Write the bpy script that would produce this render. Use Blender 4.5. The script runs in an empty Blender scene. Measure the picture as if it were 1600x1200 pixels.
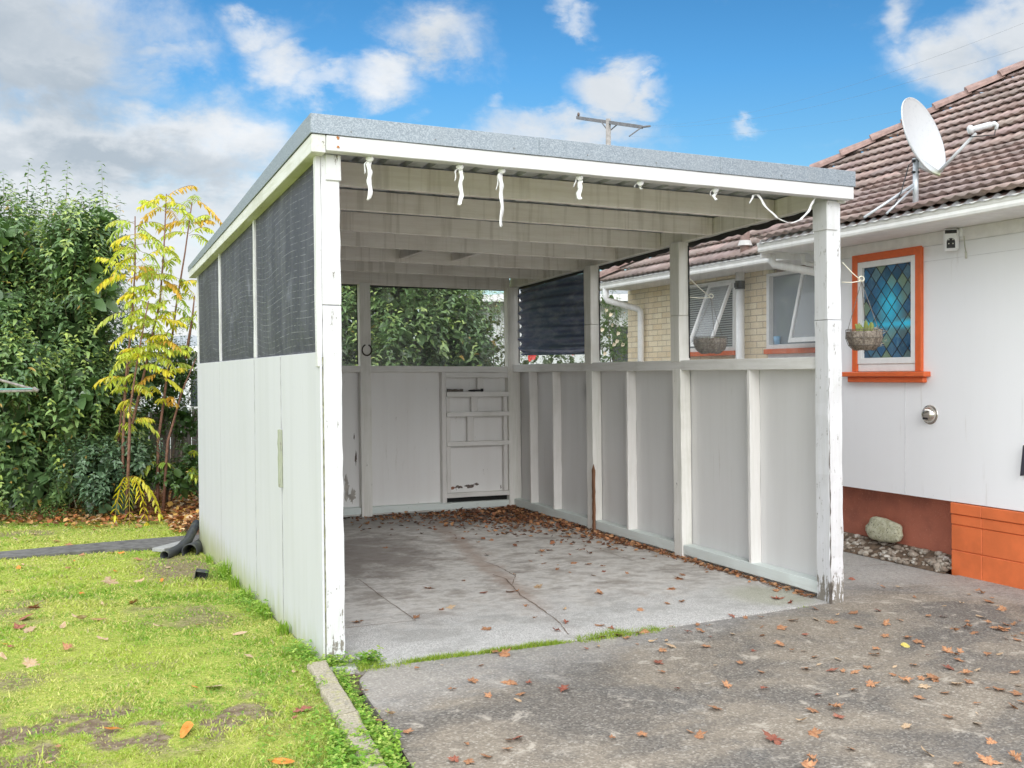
import bpy, math, random
import numpy as np
from mathutils import Vector, Matrix

R_ = math.radians
sc = bpy.context.scene
C = sc.collection
random.seed(7)

# ------------------------------------------------------------------ camera
CAM = Vector((-1.231, -5.182, 1.5)); FPX = 1560.0; HOR = 588.0
A = R_(24)
RT = Vector((math.cos(A), -math.sin(A), 0)); FW = Vector((math.sin(A), math.cos(A), 0)); UP = Vector((0, 0, 1))
cd = bpy.data.cameras.new('camera'); cam = bpy.data.objects.new('camera', cd); C.objects.link(cam)
cam.location = CAM; cam.rotation_euler = (R_(90), 0, -A)
cd.sensor_width = 36; cd.lens = 36 * FPX / 1600; cd.shift_y = -(600 - HOR) / 1600
cd.clip_start = 0.05; cd.clip_end = 2000
sc.camera = cam

def ray(u, v): return FW + RT * ((u - 800) / FPX) + UP * ((HOR - v) / FPX)
def atD(u, v, d): return CAM + ray(u, v) * d
def atX(u, v, x): r = ray(u, v); return CAM + r * ((x - CAM.x) / r.x)
def atY(u, v, y): r = ray(u, v); return CAM + r * ((y - CAM.y) / r.y)
def atZ(u, v, z): r = ray(u, v); return CAM + r * ((z - CAM.z) / r.z)

# ------------------------------------------------------------------ render look
sc.view_settings.view_transform = 'Standard'; sc.view_settings.look = 'None'
sc.view_settings.exposure = 0.45; sc.view_settings.gamma = 1.0
sc.cycles.max_bounces = 10; sc.cycles.diffuse_bounces = 6; sc.cycles.transparent_max_bounces = 16
sc.cycles.use_denoising = True

# ------------------------------------------------------------------ node helper
class G:
    def __init__(s, tree): s.t = tree; s.N = tree.nodes; s.L = tree.links
    def n(s, ty, **k):
        x = s.N.new(ty)
        for a, b in k.items(): setattr(x, a, b)
        return x
    def put(s, sock, v):
        if isinstance(v, bpy.types.NodeSocket): s.L.new(v, sock)
        elif v is not None:
            if isinstance(v, (tuple, list)) and len(v) == 3 and sock.type == 'RGBA': v = (*v, 1)
            sock.default_value = v
    def math(s, op, a, b=None, c=None, clamp=False):
        x = s.n('ShaderNodeMath', operation=op, use_clamp=clamp)
        s.put(x.inputs[0], a); s.put(x.inputs[1], b); s.put(x.inputs[2], c)
        return x.outputs[0]
    def vmath(s, op, a, b=None):
        x = s.n('ShaderNodeVectorMath', operation=op); s.put(x.inputs[0], a)
        if b is not None: s.put(x.inputs[1], b)
        return x.outputs['Value'] if op in ('DOT_PRODUCT', 'LENGTH', 'DISTANCE') else x.outputs[0]
    def pos(s, sc_=(1, 1, 1), obj=False, loc=(0, 0, 0)):
        src = s.n('ShaderNodeTexCoord').outputs['Object'] if obj else s.n('ShaderNodeNewGeometry').outputs['Position']
        m = s.n('ShaderNodeMapping'); s.L.new(src, m.inputs['Vector']); m.inputs['Scale'].default_value = sc_
        m.inputs['Location'].default_value = loc
        return m.outputs[0]
    def xyz(s, v):
        x = s.n('ShaderNodeSeparateXYZ'); s.L.new(v, x.inputs[0]); return x.outputs
    def comb(s, x, y, z):
        c = s.n('ShaderNodeCombineXYZ'); s.put(c.inputs[0], x); s.put(c.inputs[1], y); s.put(c.inputs[2], z); return c.outputs[0]
    def noise(s, v, scale, detail=4, rough=.5, dist=0.0):
        x = s.n('ShaderNodeTexNoise'); s.L.new(v, x.inputs['Vector'])
        x.inputs['Scale'].default_value = scale; x.inputs['Detail'].default_value = detail
        x.inputs['Roughness'].default_value = rough; x.inputs['Distortion'].default_value = dist
        return x.outputs['Fac']
    def voro(s, v, scale, feature='F1', out='Distance'):
        x = s.n('ShaderNodeTexVoronoi', feature=feature); s.L.new(v, x.inputs['Vector']); x.inputs['Scale'].default_value = scale
        return x.outputs[out]
    def ramp(s, f, stops, interp='LINEAR'):
        x = s.n('ShaderNodeValToRGB'); s.put(x.inputs[0], f); cr = x.color_ramp; cr.interpolation = interp
        while len(cr.elements) < len(stops): cr.elements.new(.5)
        for e, (p, c) in zip(cr.elements, stops):
            e.position = p; e.color = (c, c, c, 1) if isinstance(c, (int, float)) else (*c, 1)
        return x.outputs[0]
    def step(s, f, a, b): # smooth 0..1
        x = s.n('ShaderNodeMapRange', interpolation_type='SMOOTHSTEP'); s.put(x.inputs[0], f)
        x.inputs[1].default_value = a; x.inputs[2].default_value = b; return x.outputs[0]
    def mix(s, f, a, b, mode='MIX'):
        x = s.n('ShaderNodeMix', data_type='RGBA', blend_type=mode); s.put(x.inputs[0], f)
        s.put(x.inputs[6], a); s.put(x.inputs[7], b); return x.outputs[2]
    def bump(s, h, strength=.3, dist=.01, normal=None):
        x = s.n('ShaderNodeBump'); s.put(x.inputs['Height'], h); x.inputs['Strength'].default_value = strength
        x.inputs['Distance'].default_value = dist
        if normal is not None: s.L.new(normal, x.inputs['Normal'])
        return x.outputs[0]
    def bsdf(s, color, rough=.6, normal=None, metal=0.0, spec=.5, **k):
        b = s.n('ShaderNodeBsdfPrincipled'); s.put(b.inputs['Base Color'], color); s.put(b.inputs['Roughness'], rough)
        s.put(b.inputs['Metallic'], metal); b.inputs['Specular IOR Level'].default_value = spec
        if normal is not None: s.L.new(normal, b.inputs['Normal'])
        for a, v in k.items(): s.put(b.inputs[a.replace('_', ' ')], v)
        return b.outputs[0]
    def out(s, shader):
        o = s.n('ShaderNodeOutputMaterial'); s.L.new(shader, o.inputs[0])

def newmat(name):
    m = bpy.data.materials.new(name); m.use_nodes = True; m.node_tree.nodes.clear()
    return m, G(m.node_tree)

# ------------------------------------------------------------------ world: sky with clouds
SUN_EL, SUN_AZ = R_(27), R_(24 + 172)      # azimuth of the sun measured clockwise from +Y
w = bpy.data.worlds.new('World'); sc.world = w; w.use_nodes = True; w.node_tree.nodes.clear()
g = G(w.node_tree)
sky = g.n('ShaderNodeTexSky', sky_type='NISHITA', sun_disc=False, sun_elevation=SUN_EL, sun_rotation=SUN_AZ,
          air_density=1.0, dust_density=.6, ozone_density=2.0)
dirv = g.n('ShaderNodeTexCoord').outputs['Generated']
dx, dy, dz = g.xyz(dirv)
el = g.math('ARCSINE', dz)
az = g.math('ARCTAN2', dx, dy)
nv = g.comb(az, g.math('MULTIPLY', el, 1.5), 0.0)
n1 = g.noise(nv, 9.0, 9, .62, .25)
n2 = g.noise(nv, 3.0, 6, .6, .3)
n3 = g.noise(g.comb(g.math('ADD', az, 3.1), g.math('MULTIPLY', el, 1.8), 2.0), 16.0, 8, .6, .2)
def azel(u, v):
    r = ray(u, v); return math.atan2(r.x, r.y), math.atan2(r.z, math.hypot(r.x, r.y))
blobs = [(60, 70, 235, 130, 1.25), (200, 120, 110, 60, .8), (60, 260, 300, 130, 1.3), (280, 240, 200, 85, 1.15), (150, 400, 420, 200, 1.3),
         (400, 230, 80, 60, .9), (250, 92, 105, 42, .75), (385, 55, 60, 45, .8), (440, 95, 80, 40, .85), (500, 130, 80, 38, .85), (580, 128, 62, 52, 1.1),
         (625, 160, 30, 30, .5), (640, 60, 68, 48, .85), (690, 75, 30, 30, .5), (940, 142, 60, 44, 1.1), (985, 162, 55, 28, .9), (830, 200, 95, 42, .9), (880, 215, 160, 45, 1.0),
         (875, 12, 30, 26, .7), (895, 38, 36, 26, .7), (1158, 200, 26, 16, .55), (745, 160, 18, 20, .45), (1510, 95, 100, 62, 1.15), (1585, 50, 85, 70, 1.1), (1440, 25, 24, 45, .7),
         (1450, 100, 50, 40, .9), (1000, 125, 50, 14, .4)]
# warp the coordinates a little so no outline is an ellipse
waz = g.math('ADD', az, g.math('MULTIPLY', g.math('SUBTRACT', n2, .5), .16))
wel = g.math('ADD', el, g.math('MULTIPLY', g.math('SUBTRACT', n3, .5), .10))
dens = None
for u, v, ru, rv, wt in blobs:
    a0, e0 = azel(u, v); k = math.cos(math.atan((u - 800) / FPX)) ** 2
    qa = g.math('MULTIPLY', g.math('SUBTRACT', waz, a0), FPX / ru / k * 1.0)
    qe = g.math('MULTIPLY', g.math('SUBTRACT', wel, e0), FPX / rv)
    rr = g.math('MULTIPLY_ADD', qa, qa, g.math('MULTIPLY', qe, qe))
    f = g.math('MULTIPLY', g.math('EXPONENT', g.math('MULTIPLY', rr, -1.0)), wt)
    dens = f if dens is None else g.math('MAXIMUM', dens, f)
# general cover away from the photographed piece of sky, overhead and behind
offaz = g.math('ABSOLUTE', g.math('WRAP', g.math('SUBTRACT', az, A), math.pi, -math.pi))
out_ = g.math('MAXIMUM', g.step(el, R_(23), R_(36)), g.step(offaz, R_(32), R_(50)))
cover = g.math('MULTIPLY', out_, g.math('MULTIPLY', g.step(n2, .30, .48), 1.1))
haze = g.step(el, R_(8), R_(1))
dens = g.math('MAXIMUM', dens, cover)
dens = g.math('ADD', dens, g.math('MULTIPLY', g.math('SUBTRACT', n1, .5), 1.7))
dens = g.math('ADD', dens, g.math('MULTIPLY', haze, .45))
alpha = g.step(dens, .12, 1.10)
alpha = g.math('MULTIPLY', alpha, .97)
# cloud tone: grey flat bellies, white tops
thick = g.step(g.math('ADD', g.math('MULTIPLY', g.math('SUBTRACT', g.noise(nv, 4.2, 7, .6, .4), .5), 2.6), .5), .12, .9)
gb = None
for u, v, ru, rv, wt in [(40, 60, 260, 70, .8), (90, 130, 170, 50, 1.0), (190, 255, 260, 34, .95), (330, 275, 110, 25, .7), (80, 240, 140, 30, .5), (640, 90, 50, 30, .4), (560, 160, 100, 24, .3), (1560, 110, 110, 40, .35)]:
    a0, e0 = azel(u, v)
    qa = g.math('MULTIPLY', g.math('SUBTRACT', waz, a0), FPX / ru); qe = g.math('MULTIPLY', g.math('SUBTRACT', wel, e0), FPX / rv)
    rr = g.math('MULTIPLY_ADD', qa, qa, g.math('MULTIPLY', qe, qe))
    f = g.math('MULTIPLY', g.math('EXPONENT', g.math('MULTIPLY', rr, -1.0)), wt)
    gb = f if gb is None else g.math('MAXIMUM', gb, f)
tone = g.math('ADD', g.math('MULTIPLY', thick, .45), g.math('MULTIPLY', gb, .75), clamp=True)
ccol = g.mix(tone, (.69, .705, .72), (.35, .40, .45))
upb = g.step(el, R_(22), R_(40))
boost = g.math('ADD', 1.0, g.math('MULTIPLY', g.math('MAXIMUM', upb, g.math('MULTIPLY', g.step(offaz, R_(45), R_(100)), 1.35)), 1.35))
ccol = g.mix(1.0, ccol, g.comb(boost, boost, boost), 'MULTIPLY')
skyt = g.ramp(g.math('MULTIPLY', el, 1.0 / R_(24)), [(0, (.105, .115, .10)), (.35, (.070, .098, .098)), (.7, (.040, .085, .108)), (1, (.027, .068, .092))])
skyc = g.mix(1.0, sky.outputs[0], skyt, 'MULTIPLY')
fin = g.mix(alpha, skyc, ccol)
bg = g.n('ShaderNodeBackground'); g.L.new(fin, bg.inputs[0]); bg.inputs[1].default_value = 1.0
wo = g.n('ShaderNodeOutputWorld'); g.L.new(bg.outputs[0], wo.inputs[0])
w.cycles.sampling_method = 'MANUAL'; w.cycles.sample_map_resolution = 1024

sl = bpy.data.lights.new('sun', 'SUN'); sl.energy = 1.1; sl.angle = R_(30); sl.color = (1, .975, .94)
so = bpy.data.objects.new('sun', sl); C.objects.link(so)
sd = Vector((math.sin(SUN_AZ) * math.cos(SUN_EL), math.cos(SUN_AZ) * math.cos(SUN_EL), math.sin(SUN_EL)))
so.rotation_euler = sd.to_track_quat('Z', 'Y').to_euler(); so.location = (0, 0, 30)

# ------------------------------------------------------------------ mesh helpers
class MB:
    def __init__(s, T=None): s.v = []; s.f = []; s.T = T; s.c = []
    def add(s, vs, fs, col=None):
        b = len(s.v)
        for p in vs:
            p = tuple(p); s.v.append(tuple(s.T(*p)) if s.T else p)
        s.f += [tuple(b + i for i in f) for f in fs]
        s.c += [col or (1, 1, 1)] * len(vs)
    def box(s, x0, y0, z0, x1, y1, z1):
        s.hexa([(x0, y0, z0), (x1, y0, z0), (x1, y1, z0), (x0, y1, z0), (x0, y0, z1), (x1, y0, z1), (x1, y1, z1), (x0, y1, z1)])
    def hexa(s, p):
        s.add(p, [(0, 3, 2, 1), (4, 5, 6, 7), (0, 1, 5, 4), (1, 2, 6, 5), (2, 3, 7, 6), (3, 0, 4, 7)])
    def plank(s, x0, x1, y0, y1, z0a, z1a, z0b, z1b): # box whose z differs at y0 (a) and y1 (b)
        s.hexa([(x0, y0, z0a), (x1, y0, z0a), (x1, y1, z0b), (x0, y1, z0b), (x0, y0, z1a), (x1, y0, z1a), (x1, y1, z1b), (x0, y1, z1b)])
    def wavybox(s, axis, lo, hi, a0, a1, b0, b1, seg=14, amp=.002):
        # long member along axis, slightly uneven
        vs = []; fs = []
        for i in range(seg + 1):
            t = lo + (hi - lo) * i / seg; o = [random.uniform(-amp, amp) for _ in range(8)]
            ring = [(a0 + o[0], b0 + o[1]), (a1 + o[2], b0 + o[3]), (a1 + o[4], b1 + o[5]), (a0 + o[6], b1 + o[7])]
            for a, b in ring:
                vs.append({'x': (t, a, b), 'y': (a, t, b), 'z': (a, b, t)}[axis])
        for i in range(seg):
            for k in range(4):
                q = (i * 4 + k, i * 4 + (k + 1) % 4, (i + 1) * 4 + (k + 1) % 4, (i + 1) * 4 + k)
                fs.append(q if axis != 'y' else q[::-1])
        fs += [(3, 2, 1, 0), tuple(seg * 4 + k for k in range(4))] if axis != 'y' else [(0, 1, 2, 3), tuple(seg * 4 + k for k in (3, 2, 1, 0))]
        s.add(vs, fs)
    def tube(s, pts, r, n=8, cap=True, col=None):
        pts = [Vector(p) for p in pts]; m = len(pts); rs = r if isinstance(r, (list, tuple)) else [r] * m
        vs = []; fs = []; nrm = None
        for i, p in enumerate(pts):
            t = (pts[min(i + 1, m - 1)] - pts[max(i - 1, 0)]).normalized()
            if nrm is None: nrm = t.orthogonal().normalized()
            else:
                nrm = (nrm - t * nrm.dot(t))
                nrm = nrm.normalized() if nrm.length > 1e-6 else t.orthogonal().normalized()
            b = t.cross(nrm)
            for k in range(n):
                a = 2 * math.pi * k / n; vs.append(p + (nrm * math.cos(a) + b * math.sin(a)) * rs[i])
        for i in range(m - 1):
            for k in range(n):
                fs.append((i * n + k, i * n + (k + 1) % n, (i + 1) * n + (k + 1) % n, (i + 1) * n + k))
        if cap: fs += [tuple(range(n))[::-1], tuple((m - 1) * n + k for k in range(n))]
        s.add(vs, fs, col)
    def lathe(s, prof, n=24, M=None):
        vs = []; fs = []
        for r, z in prof:
            for k in range(n):
                a = 2 * math.pi * k / n; p = Vector((r * math.cos(a), r * math.sin(a), z)); vs.append(M @ p if M else p)
        for i in range(len(prof) - 1):
            for k in range(n): fs.append((i * n + k, i * n + (k + 1) % n, (i + 1) * n + (k + 1) % n, (i + 1) * n + k))
        s.add(vs, fs)
    def build(s, name, mat, parent=None, smooth=False, bevel=0, col=False):
        me = bpy.data.meshes.new(name); me.from_pydata(s.v, [], s.f); me.update()
        if smooth: me.polygons.foreach_set('use_smooth', [True] * len(me.polygons))
        if col:
            a = me.color_attributes.new('tint', 'FLOAT_COLOR', 'POINT')
            a.data.foreach_set('color', np.hstack([np.array(s.c, 'f'), np.ones((len(s.c), 1), 'f')]).ravel())
        me.materials.append(mat); o = bpy.data.objects.new(name, me); C.objects.link(o)
        if parent: o.parent = parent
        if bevel:
            b = o.modifiers.new('bevel', 'BEVEL'); b.width = bevel; b.segments = 1; b.limit_method = 'ANGLE'; b.angle_limit = R_(50)
        return o

def npmesh(name, V, F, mat, parent=None, col=None, smooth=False):
    """V (n,3), F (m,k) all faces with k corners"""
    me = bpy.data.meshes.new(name); V = np.asarray(V, 'f'); F = np.asarray(F, 'i'); m, k = F.shape
    me.vertices.add(len(V)); me.vertices.foreach_set('co', V.ravel())
    me.loops.add(m * k); me.loops.foreach_set('vertex_index', F.ravel())
    me.polygons.add(m); me.polygons.foreach_set('loop_start', np.arange(0, m * k, k, dtype='i'))
    if smooth: me.polygons.foreach_set('use_smooth', np.ones(m, bool))
    me.update(calc_edges=True); me.validate()
    if col is not None:
        a = me.color_attributes.new('tint', 'FLOAT_COLOR', 'POINT')
        a.data.foreach_set('color', np.hstack([np.asarray(col, 'f'), np.ones((len(col), 1), 'f')]).ravel())
    me.materials.append(mat); o = bpy.data.objects.new(name, me); C.objects.link(o)
    if parent: o.parent = parent
    return o

def tag(o, label=None, cat=None, group=None, kind=None):
    if label: o['label'] = label
    if cat: o['category'] = cat
    if group: o['group'] = group
    if kind: o['kind'] = kind
    return o
def thing(name, loc=(0, 0, 0), label=None, cat=None, group=None):
    # parts are built in world coordinates, so the Empty marks the base and children keep their place
    o = bpy.data.objects.new(name, None); C.objects.link(o); o.location = loc; o.empty_display_size = .1
    return tag(o, label, cat, group)
def settle(root):
    bpy.context.view_layer.update()
    for c in root.children: c.matrix_parent_inverse = Matrix.Translation(-root.location)

# numpy value noise
class VN:
    def __init__(s, seed): s.t = np.random.RandomState(seed).rand(256, 256)
    def __call__(s, x, y, f=1.0):
        x = x * f; y = y * f; xi = np.floor(x).astype(int); yi = np.floor(y).astype(int); fx = x - xi; fy = y - yi
        fx = fx * fx * (3 - 2 * fx); fy = fy * fy * (3 - 2 * fy); T = s.t
        a = T[xi % 256, yi % 256]; b = T[(xi + 1) % 256, yi % 256]; c = T[xi % 256, (yi + 1) % 256]; d = T[(xi + 1) % 256, (yi + 1) % 256]
        return (a * (1 - fx) + b * fx) * (1 - fy) + (c * (1 - fx) + d * fx) * fy
    def fbm(s, x, y, f=1.0, o=4):
        r = 0; amp = .5; tot = 0
        for i in range(o): r = r + amp * s(x + 17.3 * i, y + 9.1 * i, f); tot += amp; f *= 2.03; amp *= .5
        return r / tot
vn = VN(3)

# ------------------------------------------------------------------ materials
def grainvec(g, axis, k=12.0, loc=(0, 0, 0)):
    s = {'x': (1, k, k), 'y': (k, 1, k), 'z': (k, k, 1)}[axis]
    return g.pos(s, loc=loc)
def wood_paint(name, base, axis, chip=.5, dirt=(.45, .43, .36), dirt_amt=.35, chipcol=(.22, .20, .17), low=False, rough=.6, drips=0.0, loc=(0, 0, 0)):
    m, g = newmat(name)
    v = grainvec(g, axis, 14, loc); p = g.pos(loc=loc)
    grain = g.noise(v, 3.0, 8, .65); big = g.noise(p, 2.2, 5, .6); fine = g.noise(p, 30, 5, .7)
    col = g.mix(g.math('MULTIPLY', g.step(grain, .35, .75), dirt_amt), base, dirt)
    col = g.mix(g.math('MULTIPLY', g.step(big, .48, .75), dirt_amt), col, tuple(c * .82 for c in dirt))
    if drips:
        vz = g.pos((16, 16, .7), loc=loc); dn = g.noise(vz, 1.0, 4, .6)
        col = g.mix(g.math('MULTIPLY', g.step(dn, .52, .66), drips), col, (.30, .255, .185))
        dn2 = g.noise(g.pos((30, 30, .9), loc=(3, 1, 2)), 1.0, 3, .5)
        col = g.mix(g.math('MULTIPLY', g.step(dn2, .6, .7), drips * .8), col, (.72, .69, .60))
    ch = g.math('ADD', g.math('MULTIPLY', g.noise(grainvec(g, axis, 5, loc), 7, 8, .75), .75), g.math('MULTIPLY', fine, .25))
    if low:
        z = g.xyz(g.pos())[2]; ch = g.math('ADD', ch, g.math('MULTIPLY', g.step(z, .32 if low > 1 else .5, .0), .085 * float(low)))
    chm = g.step(ch, .66 - chip * .05, .70 - chip * .05)
    col = g.mix(chm, col, chipcol)
    h = g.math('SUBTRACT', g.math('ADD', g.math('MULTIPLY', grain, .5), g.math('MULTIPLY', fine, .2)), g.math('MULTIPLY', chm, .5))
    g.out(g.bsdf(col, g.math('ADD', rough - .1, g.math('MULTIPLY', grain, .2)), g.bump(h, .5, .004), spec=.35))
    return m
WHITE = (.68, .68, .70)
m_post = wood_paint('white_paint_post', WHITE, 'z', chip=1.35, dirt_amt=.4, low=True, dirt=(.5, .5, .46))
m_post2 = wood_paint('rotting_white_post', WHITE, 'z', chip=1.7, dirt_amt=.35, low=1.7, dirt=(.5, .5, .46))
m_fascia = wood_paint('white_paint_fascia', (.68, .68, .69), 'x', chip=.3, dirt_amt=.12)
m_side = wood_paint('white_paint_side', (.70, .70, .69), 'y', chip=1.1, dirt_amt=.5, dirt=(.45, .46, .33))
m_rafter = wood_paint('cream_rafter_paint', (.86, .815, .77), 'x', chip=.2, dirt=(.66, .59, .52), dirt_amt=.4, drips=.26)
m_beam = wood_paint('cream_beam_paint', (.86, .82, .775), 'y', chip=.4, dirt=(.64, .59, .51), dirt_amt=.4, drips=.25)
m_stud = wood_paint('grey_paint_stud', (.76, .735, .71), 'z', chip=.2, dirt_amt=.2)
m_instud = wood_paint('cream_paint_post', (.80, .78, .74), 'z', chip=.9, dirt_amt=.3, dirt=(.45, .44, .33))
m_rail = wood_paint('grey_paint_rail', (.78, .765, .745), 'y', chip=.5, dirt_amt=.3)
m_railx = wood_paint('grey_paint_back_rail', (.80, .78, .755), 'x', chip=.3, dirt_amt=.3)
m_plate = wood_paint('mint_paint_plate', (.72, .78, .755), 'y', chip=.6, dirt_amt=.15, chipcol=(.3, .33, .3))
m_platex = wood_paint('mint_paint_back_plate', (.70, .76, .735), 'x', chip=.6, dirt_amt=.2, chipcol=(.3, .33, .3))
m_battn = wood_paint('weathered_batten', (.36, .38, .31), 'z', chip=1.6, dirt_amt=.6, dirt=(.35, .38, .25))

def panel_mat(name, base, streak, sa, low=0, blot=False, soot=False):
    m, g = newmat(name); p = g.pos()
    st = g.noise(g.pos((5, 5, .35)), 1.3, 5, .6); bl = g.noise(p, 1.3, 5, .6); fine = g.noise(p, 55, 5, .7)
    col = g.mix(g.math('MULTIPLY', g.step(st, .42, .72), sa), base, streak)
    col = g.mix(g.math('MULTIPLY', g.step(bl, .45, .75), sa * .7), col, tuple(c * 1.03 for c in streak))
    col = g.mix(g.math('MULTIPLY', g.step(fine, .70, .76), .6), col, (.25, .25, .22))
    if low:
        z = g.xyz(p)[2]
        lm = g.math('MULTIPLY', g.step(g.math('ADD', z, g.math('MULTIPLY', g.noise(g.pos((8, 8, 2)), 1.5, 4), .35)), .34, .02), low)
        col = g.mix(lm, col, (.42, .44, .26))
    run = g.math('MULTIPLY', g.step(g.noise(g.pos((13, 13, .8), loc=(2, 7, 3)), 1.5, 6, .75), .60, .70), g.step(g.noise(p, 2.3, 4), .45, .6))
    col = g.mix(g.math('MULTIPLY', run, sa * .75), col, (.40, .36, .30))
    if blot:
        mm = g.step(g.math('ADD', g.noise(g.pos((7, 7, 3)), 2.0, 7, .75), 0), .655, .69); col = g.mix(g.math('MULTIPLY', mm, .75), col, (.26, .22, .17))
    if soot:
        x, y, z = g.xyz(p); a = g.math('SUBTRACT', y, 3.52); b = g.math('SUBTRACT', z, 1.36)
        q = g.math('ADD', g.math('MULTIPLY', g.math('MULTIPLY', a, a), 60.0), g.math('MULTIPLY', g.math('MULTIPLY', b, b), 90.0))
        col = g.mix(g.math('MULTIPLY', g.math('EXPONENT', g.math('MULTIPLY', q, -1.0)), .8), col, (.10, .10, .105))
    g.out(g.bsdf(col, .5, g.bump(g.math('ADD', g.math('MULTIPLY', bl, 2), g.math('MULTIPLY', fine, .08)), .35, .006), spec=.4))
    return m
m_clad = panel_mat('mint_cladding', (.61, .612, .655), (.545, .55, .575), .5, low=1.0)
m_panel = panel_mat('grey_panel', (.69, .68, .67), (.62, .605, .59), .5, soot=True)
m_panelb = panel_mat('stained_grey_panel', (.81, .795, .78), (.74, .71, .69), .5, blot=True)

def simple(name, col, rough=.5, metal=0.0, bumps=0, var=.12, obj=False, spec=.5, scale=12):
    m, g = newmat(name); p = g.pos(obj=obj); n = g.noise(p, scale, 5, .6)
    c = g.mix(g.step(n, .3, .7), tuple(x * (1 - var) for x in col), tuple(min(1, x * (1 + var)) for x in col))
    g.out(g.bsdf(c, rough, g.bump(g.noise(p, scale * 5, 4, .6), bumps, .003) if bumps else None, metal, spec)); return m
# galvanised steel with spangle
m_galv, g = newmat('galvanised_steel')
p = g.pos(); vs_ = g.n('ShaderNodeTexVoronoi'); g.L.new(p, vs_.inputs['Vector']); vs_.inputs['Scale'].default_value = 190
sp = g.xyz(vs_.outputs['Color'])[0]
c = g.ramp(g.math('ADD', g.math('MULTIPLY', sp, .75), g.math('MULTIPLY', g.noise(p, 240, 3, .7), .3)), [(.1, (.20, .235, .27)), (.55, (.28, .32, .36)), (.95, (.39, .43, .475))])
c = g.mix(g.math('MULTIPLY', g.step(g.noise(g.pos((3, 3, .6)), 2, 5), .5, .7), .3), c, (.3, .33, .36))
g.out(g.bsdf(c, .5, g.bump(sp, .05, .002), .35))
m_sheet = simple('roof_sheet_steel', (.42, .44, .46), .5, .3, var=.2)
m_black = simple('black_polythene', (.012, .012, .014), .45, 0, .3)
m_dark = simple('black_gap', (.01, .01, .01), .9)
# shade mesh
m_mesh, g = newmat('shade_cloth')
p = g.pos(); x, y, z = g.xyz(p)
wav = g.noise(g.pos((1, .8, .35)), 1.2, 0, .5)
zz = g.math('ADD', z, g.math('MULTIPLY', g.math('SUBTRACT', wav, .5), .16))
ln = g.step(g.math('ABSOLUTE', g.math('SUBTRACT', g.math('FRACT', g.math('MULTIPLY', zz, 26.0)), .5)), .455, .5)
ln = g.math('MULTIPLY', ln, g.step(g.noise(g.pos((1, 3, 5)), 3, 4), .40, .60))
dust = g.step(g.noise(g.pos((1, 3, 1)), 1.5, 6, .65), .42, .75); vst = g.step(g.noise(g.pos((20, 20, .8)), 1.2, 5, .7), .5, .75)
c = g.mix(g.math('MULTIPLY', dust, .8), (.050, .053, .072), (.125, .13, .155)); c = g.mix(g.math('MULTIPLY', vst, .35), c, (.17, .18, .17))
c = g.mix(g.math('MULTIPLY', ln, .75), c, (.42, .43, .46))
c = g.mix(g.math('MULTIPLY', g.step(g.noise(g.pos(loc=(5, 2, 1)), 2.2, 4), .60, .74), .5), c, (.26, .27, .33))
wv = g.n('ShaderNodeTexWave', bands_direction='Z'); g.L.new(p, wv.inputs['Vector']); wv.inputs['Scale'].default_value = 110
b = g.bsdf(c, .55, g.bump(g.math('ADD', wv.outputs['Fac'], g.math('MULTIPLY', ln, 2)), .25, .003), spec=.4)
tr = g.n('ShaderNodeBsdfTransparent'); mx = g.n('ShaderNodeMixShader'); mx.inputs[0].default_value = .975
g.L.new(tr.outputs[0], mx.inputs[1]); g.L.new(b, mx.inputs[2]); g.out(mx.outputs[0])
# clear weathered plastic
def plastic(name, veil):
    m, g = newmat(name); p = g.pos((1, 1, 1)); n = g.noise(g.pos((6, 6, 1.2)), 2.0, 5, .6)
    d = g.bsdf((.75, .77, .78), .25, g.bump(g.noise(p, 5, 3), .25, .02), spec=.6)
    tr = g.n('ShaderNodeBsdfTransparent'); tr.inputs[0].default_value = (.97, .97, .97, 1); mx = g.n('ShaderNodeMixShader')
    f = g.math('MULTIPLY', g.step(n, .3, .8), veil); f = g.math('ADD', f, veil * .6); g.L.new(f, mx.inputs[0])
    g.L.new(tr.outputs[0], mx.inputs[1]); g.L.new(d, mx.inputs[2]); g.out(mx.outputs[0]); return m
m_clear = plastic('clear_plastic_film', .075)
# dark blue tarpaulin sheet with folds
m_tarp, g = newmat('navy_tarpaulin')
p = g.pos(); n = g.noise(g.pos((1, 1, 3)), 3, 5, .6)
c = g.mix(g.step(n, .4, .75), (.07, .095, .20), (.18, .21, .31)); c = g.mix(g.math('MULTIPLY', g.step(g.noise(p, 6, 5), .55, .75), .3), c, (.07, .07, .07))
g.out(g.bsdf(c, .22, g.bump(n, .2, .02), spec=.9))

# white wall, soffit
m_wall = panel_mat('white_wall', (.86, .86, .875), (.82, .82, .83), .3)
m_trim = simple('white_trim', (.80, .80, .79), .4, var=.04, bumps=.05)
m_gutter = simple('cream_white_gutter', (.80, .79, .76), .35, var=.04)
m_soffit = simple('soffit_paint', (.80, .785, .775), .6, var=.06)
m_orange = simple('orange_paint', (.70, .135, .035), .45, var=.07, bumps=.15)
m_orangeb = simple('orange_block_paint', (.70, .165, .05), .5, var=.10, bumps=.25, scale=5)
m_found, g = newmat('brown_stucco')
p = g.pos(); n = g.noise(p, 60, 6, .7); n_ = g.noise(p, 3, 4)
c = g.mix(g.step(n_, .35, .7), (.48, .16, .10), (.30, .105, .07)); c = g.mix(g.step(n, .58, .7), c, (.56, .24, .16))
g.out(g.bsdf(c, .85, g.bump(n, .8, .01)))
m_brick, g = newmat('yellow_brick')
x, y, z = g.xyz(g.pos()); bt = g.n('ShaderNodeTexBrick'); g.L.new(g.comb(g.math('ADD', y, x), z, 0.0), bt.inputs['Vector'])
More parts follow.
